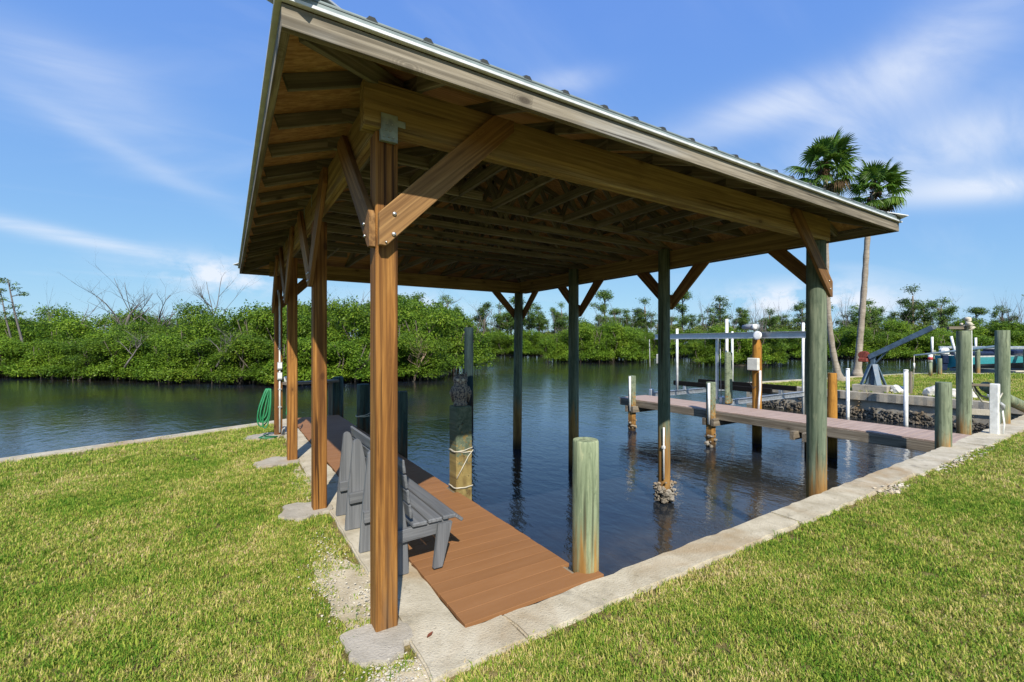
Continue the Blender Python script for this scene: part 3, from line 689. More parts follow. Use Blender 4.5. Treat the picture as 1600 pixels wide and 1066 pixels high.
# ------------------------------------------------------------------ pilings along the deck
piling('deck_piling', 2.435, 2.775, .106, 1.03, 'pile_pale', 'thick pale green cut-off piling at the near corner of the deck', 'piling')
sq = put('mooring_post', box_me(3.1, .215, .215, .012), 'pile_gold', None, frame((2.455, 5.12, -2.07), (2.455, 5.12, 1.03), (0, 1, 0)), 'square mooring post with green top and rope beneath the owl', 'post')
piling('deck_piling', 2.47, 7.40, .09, 1.0, 'pile_dark', 'dark green cut-off piling half hidden behind the near wooden post')
piling('deck_piling', 2.47, 9.97, .135, .93, 'pile_dark', 'stout dark cut-off piling with a rope band near the deck end')
piling('deck_piling', 2.47, 12.6, .135, .92, 'pile_dark', 'far dark cut-off piling joined to the plank table at deck end')
piling('mooring_piling', 6.87, 13.7, .15, 2.34, 'pile_black', 'tall dark lone piling standing in the water behind the owl')

# ================================================================== BENCH
BN = thing('garden_bench', (1.25, 4.2, 0), 'grey painted slat bench facing the water on the brown deck', 'bench')
def plate(name, prof, y, t, mat, parent):
    V = [(x, y - t / 2, z) for x, z in prof] + [(x, y + t / 2, z) for x, z in prof]; n = len(prof)
    F = [tuple(range(n)), tuple(range(2 * n - 1, n - 1, -1))] + [(i, n + i, n + (i + 1) % n, (i + 1) % n) for i in range(n)]
    me = mesh(name, V, F); bm = bmesh.new(); bm.from_mesh(me); bmesh.ops.recalc_face_normals(bm, faces=bm.faces[:]); bmesh.ops.bevel(bm, geom=bm.edges[:], offset=.005, segments=2, affect='EDGES'); bm.to_mesh(me); bm.free()
    return put(name, me, mat, parent)
for i, y in enumerate((3.45, 4.0, 4.55, 4.98)):
    plate('rear_leg', [(.955, .004), (1.20, .004), (1.185, .36), (1.135, .70), (1.105, .84), (1.085, .868), (1.055, .872), (1.03, .85), (1.005, .60), (.975, .30)], y, .042, 'bench_z', BN)
    member('seat_rail', (.985, y - .042, .315), (1.52, y - .042, .335), .04, .10, 'bench', BN)
    if i in (0, 3): plate('front_leg', [(1.372, .026), (1.448, .026), (1.535, .372), (1.415, .372)], y - .084, .042, 'bench_z', BN)
    else: plate('front_leg', [(1.372, .026), (1.448, .026), (1.535, .30), (1.415, .30)], y + .002, .04, 'bench_z', BN)
for k, (xa, xb) in enumerate(((1.205, 1.328), (1.336, 1.452), (1.460, 1.572))):
    zz = .405; xm = (xa + xb) / 2; member('seat_slat', (xm, 3.36, zz - .004 * (2 - k)), (xm, 5.06, zz - .004 * (2 - k)), xb - xa, .032, 'bench', BN, bev=.007)
put('seat_slat', box_me(1.70, .075, .028, .006), 'bench', BN, Matrix.Translation((1.603, 4.21, .378)) @ Matrix.Rotation(R(38), 4, 'Y') @ Matrix.Rotation(R(90), 4, 'Z'))
for k in range(4):
    z0 = .455 + k * .118; zc_ = z0 + .052; xx = 1.199 - (zc_ - .36) * .155 + .003
    put('back_slat', box_me(1.70, .024, .107, .006), 'bench', BN, Matrix.Translation((xx + .012, 4.21, zc_)) @ Matrix.Rotation(R(-8.5), 4, 'Y') @ Matrix.Rotation(R(90), 4, 'Z'))

# ------------------------------------------------------------------ owl decoy, ropes
OW = thing('owl_decoy', (2.455, 5.12, 1.03), 'dark mottled plastic owl perched on the square mooring post', 'owl decoy')
V, F = lathe([(.085, 1.03), (.088, 1.05), (.078, 1.08), (.092, 1.13), (.105, 1.19), (.100, 1.25), (.082, 1.295), (.078, 1.31), (.092, 1.34), (.088, 1.38), (.062, 1.41), (.02, 1.418)], 18, .10, 3)
put('body', mesh('owl', [(x, y * .85, z) for x, y, z in V], F, True), 'owl', OW, Matrix.Translation((2.455, 5.12, 0)))
fd = Vector((-.45, -.89, 0)); sd = Vector((.89, -.45, 0)); oc = Vector((2.455, 5.12, 0))
for s in (-1, 1):
    p = oc + sd * (s * .055) + Vector((0, 0, 1.395)); V, F = tube([p, p + Vector((0, 0, .025)) + sd * (s * .012), p + Vector((0, 0, .055)) + sd * (s * .022)], [.024, .016, .003], 6); put('ear_tuft', mesh('ear', V, F, True), 'owl', OW)
    p = oc + fd * .072 + sd * (s * .032) + Vector((0, 0, 1.352)); V, F = tube([p, p + fd * .012, p + fd * .016], [.020, .019, .010], 10); put('eye', mesh('eye', V, F, True), 'rope', OW)
    V, F = tube([oc + sd * (s * .088) + Vector((0, 0, 1.27)), oc + sd * (s * .106) + Vector((0, 0, 1.19)), oc + sd * (s * .09) - fd * .02 + Vector((0, 0, 1.07))], [.02, .036, .012], 8); put('wing', mesh('wing', V, F, True), 'owl', OW)
p = oc + fd * .08 + Vector((0, 0, 1.335)); V, F = tube([p, p + fd * .018 + Vector((0, 0, -.012)), p + fd * .012 + Vector((0, 0, -.03))], [.012, .009, .002], 6); put('beak', mesh('beak', V, F, True), 'rope', OW)
def ring_pts(cx, cy, z, hw, rnd=.02, n=28, tilt=0.0, square=True):
    P = []
    for k in range(n + 1):
        a = 2 * math.pi * k / n; c, s = math.cos(a), math.sin(a)
        m = max(abs(c), abs(s)) if square else 1; f = min(1 / m, 1.30) if square else 1
        P.append((cx + hw * c * f, cy + hw * s * f, z + tilt * c + .004 * math.sin(5 * a)))
    return P
RP = thing('mooring_rope', (2.455, 5.12, .4), 'pale rope wound round the square mooring post', 'rope')
for z, t in ((.50, .02), (.475, -.015)): tube_obj('loop', ring_pts(2.455, 5.12, z, .116, tilt=t), .006, 'rope', RP)
tube_obj('loop', ring_pts(2.455, 5.12, .045, .117), .008, 'rope', RP)
tube_obj('tail', [(2.57, 5.005, .49), (2.50, 4.998, .42), (2.42, 4.996, .29), (2.345, 4.998, .17)], .006, 'rope', RP)
RP2 = thing('rope_band', (2.47, 9.97, .2), 'thin rope band round the stout dark piling near deck end', 'rope')
tube_obj('loop', ring_pts(2.47, 9.97, .25, .147, square=False), .011, 'rope', RP2)
tube_obj('loop', ring_pts(2.47, 9.97, .28, .147, square=False, tilt=.03), .010, 'rope', RP2)
OY = thing('oyster_cluster', (PXR, 5.34, WZ), 'lumpy oyster cluster round the foot of a boathouse piling', 'oysters')
V, F = blob_lumps(230, lambda r: (lambda a, z, q: (PXR + q * math.cos(a), 5.34 + q * math.sin(a), z))(r.uniform(0, 6.3), WZ + .03 + abs(r.gauss(.1, .10)), .105 + abs(r.gauss(0, .035))), .036, 11, 1.0)
put('oysters', mesh('oysters', V, F), 'shell', OY, kind='stuff')
PC = thing('pipe_conduit', (PXR - .1, 5.26, -.2), 'thin white conduit strapped up the side of the oyster footed piling', 'conduit')
tube_obj('pipe', [(PXR - .105, 5.26, -.55), (PXR - .107, 5.26, .1), (PXR - .105, 5.26, .35)], .016, 'pvc', PC)
block('clip', (PXR - .13, 5.235, -.02), (PXR - .085, 5.29, .03), 'pvc', PC)

# ------------------------------------------------------------------ power and hose on the far lawn post
PW = thing('outlet_post_wiring', (.86, 10.02, 0), 'grey outlet boxes and white conduit on the far lawn side post', 'outlet')
tube_obj('conduit', [(.87, 10.005, .05), (.87, 10.005, 1.0), (.87, 10.005, 2.35), (.865, 10.01, 2.60), (.84, 10.0, 2.85)], .017, 'pvc', PW)
for z in (1.16, 1.36):
    o = block('outlet_box', (.825, 9.955, z - .075), (.915, 10.03, z + .075), 'grey', PW, .01); block('cover', (.833, 9.94, z - .05), (.907, 9.956, z + .06), 'pvc', o, .006)
for z in (.55, .9, 1.7): block('clip', (.84, 9.985, z - .012), (.90, 10.03, z + .012), 'grey', PW, .003)
for s in (0, 1): tube_obj('tap_pipe', [(.90 + s * .04, 9.97, .0), (.92 + s * .03, 9.96, .12 + s * .05), (.95, 9.94, .13)], .014, 'grey', PW)
HS = thing('garden_hose', (.75, 9.95, 0), 'green garden hose coiled and hung on the far lawn side post', 'hose')
rd = random.Random(3)
for k in range(6):
    P = []; wdt = rd.uniform(.05, .14); dep = rd.uniform(.02, .10); low = rd.uniform(.04, .4); cx = .70 - .06 * k / 5
    for q in range(21):
        t = q / 20; a = math.pi * 2 * t
        P.append((cx - wdt * math.sin(a) * (.35 + .65 * (1 - math.cos(a)) / 2) - .10 * (1 - math.cos(a)) / 2, 9.93 - dep * math.sin(a * .5) + .012 * k, .92 - (.92 - low) * (1 - math.cos(a)) / 2 + .01 * rd.random()))
    tube_obj('hose_loop', P, .013, 'hose', HS, 6)
tube_obj('hose_tail', [(1.0, 9.98, .95), (1.06, 9.95, .7), (1.10, 9.95, .45), (1.02, 9.93, .3), (.98, 9.92, .42), (1.02, 9.95, .8)], .013, 'hose', HS, 6)
tube_obj('hose_tail', [(.66, 9.9, .06), (.5, 9.75, .03), (.62, 9.62, .03), (.8, 9.7, .03), (.6, 9.85, .03)], .013, 'hose', HS, 6)
FT = thing('plank_table', (1.9, 12.3, 0), 'dark plank work table between far post and last deck piling', 'table')
member('tabletop', (1.15, 12.2, .83), (2.42, 12.5, .83), .30, .06, 'oldwood', FT)
member('leg', (1.25, 12.23, -.9), (1.25, 12.23, .80), .09, .09, 'oldwood', FT, (0, 1, 0)); member('leg', (2.25, 12.45, -.9), (2.25, 12.45, .80), .09, .09, 'oldwood', FT, (0, 1, 0))
V, F = lathe([(.10, .0), (.115, .02), (.12, .13), (.10, .14)], 14); put('bait_bucket', mesh('bucket', V, F, True), 'box', None, Matrix.Translation((1.12, 11.75, .86)) , 'small pale tub standing at the end of the plank table', 'tub').location = (1.27, 12.22, .862)

# ================================================================== RIGHT HAND DOCK
DR = thing('boat_dock', (11.75, 6.8, 0), 'rosy board dock running out beside the boat lift', 'dock')
y = 2.70; k = 0
while y < 10.85:
    member('dock_board', (11.10, y + .069, -.012), (12.38, y + .069, -.012), .136, .03, 'dock', DR, bev=.004); y += .1405
member('side_fascia', (11.09, 2.7, -.13), (11.09, 10.87, -.13), .04, .20, 'oldwood', DR); member('side_fascia', (12.39, 2.7, -.13), (12.39, 10.87, -.13), .04, .20, 'oldwood', DR)
member('end_fascia', (11.07, 10.885, -.13), (12.41, 10.885, -.13), .03, .20, 'oldwood', DR)
for yy in (5.1, 7.35, 10.15): member('crossbeam', (10.85, yy, -.29), (12.6, yy, -.29), .09, .19, 'oldwood', DR); member('crossbeam', (10.85, yy + .26, -.29), (12.6, yy + .26, -.29), .09, .19, 'oldwood', DR)
def dock_post(y, x, z1, label, pvc=True):
    t = thing('dock_post', (x, y, 0), label, 'post')
    put('timber', box_me(z1 + 2.2, .18, .18, .012), 'pile', t, frame((x, y, -2.2), (x, y, z1), (0, 1, 0)))
    if pvc: tube_obj('bumper_pipe', [(x - .115, y - .02, -.35), (x - .115, y - .02, z1 - .02)], .035, 'pvc', t)
    V, F = blob_lumps(26, lambda r: (lambda a: (x + .11 * math.cos(a), y + .11 * math.sin(a), r.uniform(-.97, -.6)))(r.uniform(0, 6.3)), .05, int(y * 10), 1); put('oysters', mesh('oy', V, F), 'shell', t, kind='stuff')
dock_post(10.28, 10.98, .77, 'short dock post with white bumper pipe at the dock head'); dock_post(7.48, 10.98, .77, 'mid dock post with white bumper pipe and timber block')
piling('dock_piling', 10.70, 2.74, .113, 1.12, 'pile', 'short green cut-off piling at the shore end of the rosy dock')
piling('dock_piling', 12.72, 2.95, .115, 2.06, 'pile', 'tall green piling by the white gate post with white bracket on top')
piling('dock_piling', 14.92, 2.82, .125, 2.10, 'pile', 'tall green piling right of the white gate post')
piling('dock_piling', 12.52, 5.24, .10, 1.08, 'pile_orange', 'short orange piling on the far edge of the dock')
member('davit_stub', (12.6, 8.0, .0), (12.6, 8.0, 1.55), .28, .12, 'pile', None, (0, 1, 0), .05, label='green rounded timber standing behind the mid dock post', cat='post')
# lift beam and pilings
BL = thing('boat_lift', (14.5, 8.8, 0), 'aluminium boat lift with dark carpeted bunks beyond the rosy dock', 'boat lift')
piling('piling', 12.50, 7.09, .12, 1.93, 'pile_orange', None, parent=BL); piling('piling', 12.52, 10.35, .11, 1.93, 'pile', None, parent=BL)
piling('piling', 12.52, 5.75, .11, 1.93, 'pile', None, parent=BL)
def ibeam(name, a, b, h, w, parent, mat='alu'):
    o = member(name, a, b, .02, h, mat, parent, bev=.002); a = Vector(a); b = Vector(b)
    for s in (-1, 1): member('flange', a + Vector((0, 0, s * (h / 2 + .006))), b + Vector((0, 0, s * (h / 2 + .006))), w, .012, mat, o, bev=.001)
    return o
ibeam('top_beam', (12.50, 5.6, 2.03), (12.50, 10.65, 2.03), .15, .13, BL)
V, F = lathe([(.03, -.03), (.08, -.03), (.085, -.018), (.115, -.018), (.122, -.01), (.122, .018), (.08, .026), (.04, .03)], 20)
put('gear_wheel', mesh('gear', V, F, True), 'pvc', BL, Matrix.Translation((12.32, 6.98, 2.02)) @ Matrix.Rotation(R(-80), 4, 'Y'))
V, F = lathe([(.028, -.02), (.03, .03), (.02, .05)], 12); put('gear_hub', mesh('hub', V, F, True), 'black', BL, Matrix.Translation((12.33, 6.98, 2.02)) @ Matrix.Rotation(R(100), 4, 'Y'))
tube_obj('motor', [(12.5, 7.05, 2.26), (12.5, 7.25, 2.27), (12.5, 7.5, 2.27)], [.08, .085, .06], 'grey', BL, 12)
tube_obj('motor_cap', [(12.42, 7.12, 2.18), (12.42, 7.12, 2.22), (12.42, 7.12, 2.34)], [.02, .07, .05], 'pvc', BL, 10)
block('switch_box', (12.28, 6.95, 1.06), (12.40, 7.25, 1.40), 'box', BL, .015); block('control_box', (12.33, 10.22, 1.12), (12.42, 10.46, 1.44), 'box', BL, .012)
tube_obj('conduit', [(12.37, 6.93, 1.06), (12.37, 6.93, .55), (12.36, 6.95, .30), (12.37, 6.98, -.1)], .028, 'pvc', BL)
tube_obj('cable', [(12.36, 7.2, 1.06), (12.35, 7.22, .7), (12.36, 7.1, .55), (12.37, 7.05, .62)], .012, 'black', BL, 6)
for xb in (14.5, 16.0):
    o = member('bunk', (xb, 7.75, .30), (xb, 11.45, .30), .09, .17, 'bunk', BL, bev=.015)
    for yy in (8.25, 10.95): block('bunk_bracket', (xb - .06, yy - .05, .08), (xb + .06, yy + .05, .215), 'alu', BL, .004)
for yy in (8.25, 10.95): ibeam('cradle_beam', (12.75, yy, .0), (17.6, yy, .0), .14, .12, BL)
for i, (xx, yy) in enumerate(((12.72, 8.25), (12.72, 10.95))):
    tube_obj('lift_cable', [(xx - .1, yy, .05), (xx - .16, yy, 1.95)], .012, 'grey', BL, 6); block('pulley_block', (xx - .13, yy - .06, -.06), (xx + .03, yy + .06, .20), 'alu', BL, .02)
member('hanger_post', (12.64, 8.4, .1), (12.64, 8.4, 1.95), .07, .07, 'alu', BL, (0, 1, 0))
for i, (xx, yy, z0, z1) in enumerate(((14.05, 10.95, .1, 2.35), (12.9, 8.25, .08, 2.55), (17.5, 8.25, -.95, 2.55), (17.5, 10.95, .0, 2.3))):
    tube_obj('guide_pole', [(xx, yy, z0), (xx, yy, z1)], .045, 'pvc', BL, 10)
def pole(x, y, z1, r, label, z0=-2.0):
    t = thing('guide_pole', (x, y, 0), label, 'pole'); tube_obj('pipe', [(x, y, z0), (x, y, z1)], r, 'pvc', t, 12); V, F = lathe([(r * 1.12, z1 - .03), (r * 1.12, z1 + .01), (r * .6, z1 + .02)], 12); put('cap', mesh('cap', V, F, True), 'pvc', t, Matrix.Translation((x, y, 0)))
pole(19.75, 7.75, .85, .06, 'white pole in the slip left of the davit crane'); pole(19.5, 5.95, .90, .065, 'white pole in the slip right of the davit crane')
# gate post and rails
GP = thing('gate_post', (12.95, 2.55, 0), 'white gate post with rails at the shore end of the dock', 'gate')
block('post', (12.89, 2.49, -.05), (13.02, 2.62, 1.0), 'pvc', GP, .01); block('post_face', (12.905, 2.484, -.02), (12.945, 2.492, .96), 'box', GP, .002)
member('rail', (12.78, 2.86, .965), (12.92, 2.6, .965), .04, .05, 'oldwood', GP); member('rail', (12.78, 2.86, .42), (12.92, 2.6, .42), .04, .12, 'conc_grey', GP)
tube_obj('hose_reel_bar', [(12.96, 2.48, .62), (12.98, 2.44, .58), (12.97, 2.45, .50)], .03, 'grey', GP); tube_obj('hanging_line', [(12.98, 2.46, .55), (13.05, 2.44, .2), (13.0, 2.45, .0)], .014, 'pvc', GP, 6)
BR = thing('pulley_bracket', (12.72, 2.95, 2.06), 'weathered pulley bracket and rope heap on the tall gate piling', 'bracket')
member('arm', (12.44, 3.12, 2.12), (12.74, 2.93, 2.12), .06, .06, 'oldwood', BR)
V, F = blob_lumps(16, lambda r: (12.76 + r.uniform(-.08, .1), 2.92 + r.uniform(-.08, .08), 2.09 + abs(r.gauss(0, .08))), .07, 4, .8); put('rope_heap', mesh('heap', V, F, True), 'rope', BR, kind='stuff')
tube_obj('drop_pipe', [(12.86, 2.88, 2.10), (12.855, 2.87, 1.4), (12.83, 2.86, .55)], .022, 'pvc', BR)
MR = thing('mooring_line', (13.8, 2.8, .6), 'mooring line slung between the gate piling and its neighbour', 'rope')
tube_obj('line', [(12.80, 2.84, .95), (12.95, 2.83, .80), (13.3, 2.81, .60), (13.9, 2.80, .52), (14.5, 2.79, .58), (14.8, 2.80, .68)], .016, 'rope', MR, 6)
tube_obj('dark_line', [(12.78, 2.84, 1.0), (12.95, 2.82, .86), (13.2, 2.80, .72), (13.6, 2.8, .66)], .02, 'black', MR, 6)
tube_obj('leaning_log', [(14.98, 3.1, .80), (16.2, 2.95, .42), (18.2, 2.7, -.1)], [.12, .125, .13], 'pile', None, 14, label='pale green log leaning down beside the tall right piling', cat='log')

# ------------------------------------------------------------------ far bank things: davits, stake, rocks, marker
DV = thing('davit_crane', (20.75, 7.25, 0), 'blue grey davit crane with red winch on a concrete plinth', 'davit crane')
block('plinth', (20.35, 6.75, -.03), (21.15, 7.85, .24), 'conc_old', DV, .015)
cx, cy = 20.72, 7.3
for ax, ay in ((-.28, -.28), (.28, -.28), (.28, .28), (-.28, .28)): member('strut', (cx + ax, cy + ay, .24), (cx + ax * .25, cy + ay * .25, 1.02), .17, .04, 'davit', DV, (ax, ay, 0))
member('mast', (cx, cy, .24), (cx, cy, 1.40), .13, .13, 'davit', DV, (0, 1, 0))
member('boom', (cx - .05, cy + .12, 1.28), (cx - .2, cy - 1.78, 2.36), .10, .17, 'davit', DV); member('boom_brace', (cx, cy - .02, 1.0), (cx - .05, cy - .45, 1.52), .05, .05, 'davit', DV)
V, F = lathe([(.05, -.12), (.15, -.12), (.15, -.08), (.09, -.07), (.09, .07), (.15, .08), (.15, .12), (.05, .12)], 16); put('winch_drum', mesh('drum', V, F), 'red', DV, Matrix.Translation((cx - .05, cy + .28, 1.36)) @ Matrix.Rotation(R(90), 4, 'Y'))
block('winch_frame', (cx - .2, cy + .13, 1.10), (cx + .1, cy + .42, 1.24), 'red', DV, .02); V, F = lathe([(.03, -.03), (.07, -.03), (.07, .03), (.03, .03)], 12); put('boom_sheave', mesh('sheave', V, F), 'galv', DV, Matrix.Translation((cx - .2, cy - 1.80, 2.36)) @ Matrix.Rotation(R(90), 4, 'Y'))
member('timber_stake', (20.6, 6.15, -.2), (20.6, 6.15, .80), .15, .06, 'oldwood', None, (0, 1, 0), label='weathered plank stake standing between the davit and white pole', cat='stake')
def rock(x, y, s, seed, label):
    bm = bmesh.new(); bmesh.ops.create_icosphere(bm, subdivisions=3, radius=s)
    for v in bm.verts:
        n = v.co.normalized(); v.co = n * s * (1 + .35 * mnoise.noise(n * 1.4 + Vector((seed, 0, 0))) + .15 * mnoise.noise(n * 4 + Vector((0, seed, 0)))); v.co.z *= .75
    me = bpy.data.meshes.new('rock'); bm.to_mesh(me); bm.free(); put('boulder', me, 'rock', None, Matrix.Translation((x, y, s * .38)), label, 'boulder')
rock(20.75, 5.95 - .45, .30, 1, 'pale boulder on the far bank nearest the white pole'); rock(20.85, 5.05, .27, 2, 'pale boulder in the middle of the far bank rocks'); rock(20.9, 4.72, .2, 3, 'small pale boulder at the end of the far bank rocks')
rock(20.7, 6.55, .24, 4, 'pale boulder against the davit plinth'); rock(20.75, 4.0, .26, 5, 'pale boulder seen between the gate piling and gate post')
D2 = thing('small_davit', (24.5, 5.3, 0), 'thin dark davit arm with hanging line on the far lawn', 'davit')
pA = survey(15.6, 17.6, 0); pB = survey(19.4, 17.9, 0)
tube_obj('mast', [(pB.x, pB.y, -.03), (pB.x, pB.y, 1.75)], .06, 'davit', D2); tube_obj('arm', [(pB.x, pB.y, 1.72), (pA.x, pA.y, 1.34)], [.055, .035], 'davit', D2)
tube_obj('line', [(pA.x, pA.y, 1.34), (pA.x - .02, pA.y, .8), (pA.x - .12, pA.y, -.02)], .012, 'rope', D2, 5); tube_obj('float', [(pA.x - .01, pA.y, 1.05), (pA.x - .015, pA.y, .82)], .03, 'pvc', D2, 8)
mk = survey(23.6, 25.6, 0); MK = thing('channel_marker', mk, 'white marker pole with a red band on the far lawn edge', 'marker pole')
def at(p, z): return (p.x, p.y, z)
tube_obj('pole', [at(mk, -.1), at(mk, .75)], .09, 'pile', MK, 12); tube_obj('white_sleeve', [at(mk, .75), at(mk, 1.22)], .105, 'pvc', MK, 12); tube_obj('red_band', [at(mk, .88), at(mk, 1.04)], .109, 'redpaint', MK, 12)
mk2 = survey(24.5, 26.0, 0); piling('bank_piling', mk2.x, mk2.y, .11, .95, 'pile', 'short mossy piling beside the red banded marker pole')

# ------------------------------------------------------------------ teal boat on its lift
bc_ = survey(34.7, 32.5, 0); BO = put('motor_boat', None, None, None, Matrix.Translation(bc_) @ Matrix.Rotation(math.atan2(RT.y, RT.x), 4, 'Z'), 'teal motor boat under a rack beyond the far lawn', 'boat')
BM = WM[BO.name]
st = []; NS = 17
for i in range(NS):
    t = i / (NS - 1); x = -3.4 + 7.2 * t
    beam_ = 1.15 * (1 - max(0, (t - .45) / .55) ** 2.2); sheer = .95 + .30 * t ** 2; keel = .05 + .75 * max(0, (t - .7) / .3) ** 2; ch = keel + .28 + .25 * t
    st.append([(x, -beam_, sheer), (x, -beam_ * .96, sheer - .10), (x, -beam_ * .84, ch), (x, 0, keel), (x, beam_ * .84, ch), (x, beam_ * .96, sheer - .10), (x, beam_, sheer)])
def loft(rows, cols, name, mat):
    V = [p for s in st for p in [s[c] for c in cols]]; n = len(cols); F = []
    for i in range(NS - 1):
        for c in range(n - 1): F.append((i * n + c, i * n + c + 1, (i + 1) * n + c + 1, (i + 1) * n + c))
    return put(name, mesh(name, V, F, True), mat, BO, BM)
loft(st, (1, 2), 'hull_side', 'teal'); loft(st, (4, 5), 'hull_side', 'teal'); loft(st, (2, 3, 4), 'hull_bottom', 'hullgrey'); loft(st, (0, 1), 'rub_rail', 'pvc'); loft(st, (5, 6), 'rub_rail', 'pvc')
V = [p for s in st for p in (s[0], s[6])]; V = [(x, y * .98, z - .05) for x, y, z in V]; put('boat_deck', mesh('bdeck', V, [(2 * i, 2 * i + 1, 2 * i + 3, 2 * i + 2) for i in range(NS - 1)]), 'pvc', BO, BM)
put('transom', mesh('transom', [(p[0] - .002, p[1], p[2]) for p in st[0]], [tuple(range(7))]), 'teal', BO, BM)
def bput(name, lo, hi, mat, parent=BO, bev=.02):
    lo = Vector(lo); hi = Vector(hi); s = hi - lo; return put(name, box_me(s.x, s.y, s.z, bev), mat, parent, BM @ Matrix.Translation((lo + hi) / 2))
om = bput('outboard_motor', (-4.05, -.22, .95), (-3.45, .22, 1.5), 'pvc', bev=.15); bput('midsection', (-3.9, -.15, .35), (-3.5, .15, .98), 'navy', om, .06); bput('lower_unit', (-4.0, -.08, -.12), (-3.55, .08, .38), 'navy', om, .04); bput('skeg', (-4.15, -.14, .0), (-3.95, .14, .2), 'navy', om, .06)
bput('console', (-.6, -.45, .95), (.2, .45, 1.5), 'navy', bev=.08); bput('canvas_cover', (.5, -.8, 1.0), (2.6, .8, 1.38), 'navy', bev=.18); bput('canvas_cover', (-2.6, -.85, .95), (-1.0, .85, 1.25), 'navy', bev=.12)
LB = put('boat_lift', None, None, None, BM, 'grey boat lift rack with white guide poles holding the teal boat', 'boat lift')
for yy in (-1.6, 1.6):
    bput('rack_beam', (-2.6, yy - .08, 1.42), (5.0, yy + .08, 1.60), 'alu', LB)
    for xx in (-3.0, 0.3, 4.0): bput('rack_piling', (xx - .12, yy - .12, -2.2), (xx + .12, yy + .12, 1.42 if xx > -3 else 1.3), 'pile', LB, .05)
for xx in (-1.6, 2.2): bput('cradle', (xx - .15, -1.7, -.25), (xx + .15, 1.7, .06), 'hullgrey', LB)
for i, (xx, yy, z1) in enumerate(((-4.5, -1.3, 2.3), (-3.4, 1.3, 2.3), (.3, 1.75, 2.25), (4.0, -1.75, 2.35))):
    V, F = tube([(xx + (.35 if i == 0 else 0), yy, .75 if i == 0 else .9), (xx, yy, z1)], .075, 10); put('guide_pole', mesh('pole', V, F, True), 'pvc', LB, BM)
bput('gangway', (-1.5, -2.6, -.10), (6, -2.0, .0), 'conc', LB)

# ================================================================== VEGETATION
def leaf_cloud(lobes, sprays, per, size, seed, up=.55, spread=.17, shell=.45, asp=.5, squash=1.0):
    g = np.random.default_rng(seed); L = np.array(lobes, float)
    w = (L[:, 3] * L[:, 5]); idx = g.choice(len(L), sprays, p=w / w.sum())
    d = g.normal(size=(sprays, 3)); d[:, 2] = np.where(g.random(sprays) < .75, np.abs(d[:, 2]), d[:, 2]); d /= np.linalg.norm(d, axis=1, keepdims=True)
    rr = 1 - shell * g.random(sprays) ** 1.6
    bump = 1 + .22 * np.sin(d[:, 0] * 5 + idx) * np.sin(d[:, 1] * 4 + 2 * idx) + .12 * np.sin(d[:, 2] * 9 + d[:, 0] * 7 + idx)
    c = L[idx, :3] + d * L[idx, 3:6] * (rr * bump)[:, None]
    n = sprays * per
    off = g.normal(size=(n, 3)) * spread; off[:, 2] *= squash
    C = np.repeat(c, per, 0) + off; D = np.repeat(d, per, 0)
    nr = D * .55 + np.array([0, 0, up]) + g.normal(size=(n, 3)) * .55; nr /= np.linalg.norm(nr, axis=1, keepdims=True)
    t = np.cross(nr, g.normal(size=(n, 3))); t /= np.linalg.norm(t, axis=1, keepdims=True) + 1e-9; b = np.cross(nr, t)
    s = size * g.uniform(.65, 1.35, (n, 1)); l = t * s * .5; ww = b * s * .5 * asp
    P = np.stack([C - l, C + ww * 1.0, C + l, C - ww], 1)
    tint = np.clip(np.repeat(g.beta(2, 2.6, sprays), per) * .8 + g.random(n) * .35 - .05, 0, 1)
    return P, tint
def dead_tree_mesh(name, h, seed, spread=.5, depth=4, bend=.25, lean=(0, 0), sides=5, thick=.024):
    rd = random.Random(seed); out = []
    def grow(p, d, L, r, lev):
        n = 4; pts = [p]; rad = [r]; q = p.copy(); dd = d.copy()
        for i in range(n):
            dd = (dd + Vector((rd.uniform(-1, 1), rd.uniform(-1, 1), rd.uniform(-.3, .6))) * bend * .6).normalized(); q = q + dd * (L / n); pts.append(q.copy()); rad.append(r * (1 - .16 * (i + 1)))
        out.append((pts, rad, sides if lev < 2 else 4 if lev < 3 else 3))
        if lev >= depth: return
        for k in range(rd.randint(2, 3) if lev else rd.randint(4, 6)):
            i = rd.randint(1, n) if lev else rd.randint(2, n)
            a = rd.uniform(0, 6.28); side = Vector((math.cos(a), math.sin(a), rd.uniform(.0, .9)))
            nd = (dd * (1 - spread) + side * spread * 1.3).normalized(); grow(pts[i], nd, L * rd.uniform(.45, .75), rad[i] * .68, lev + 1)
    grow(Vector((0, 0, -.4)), Vector((lean[0], lean[1], 1)).normalized(), h * .62, h * thick, 0)
    V, F = tubes(out); return mesh(name, V, F, True)
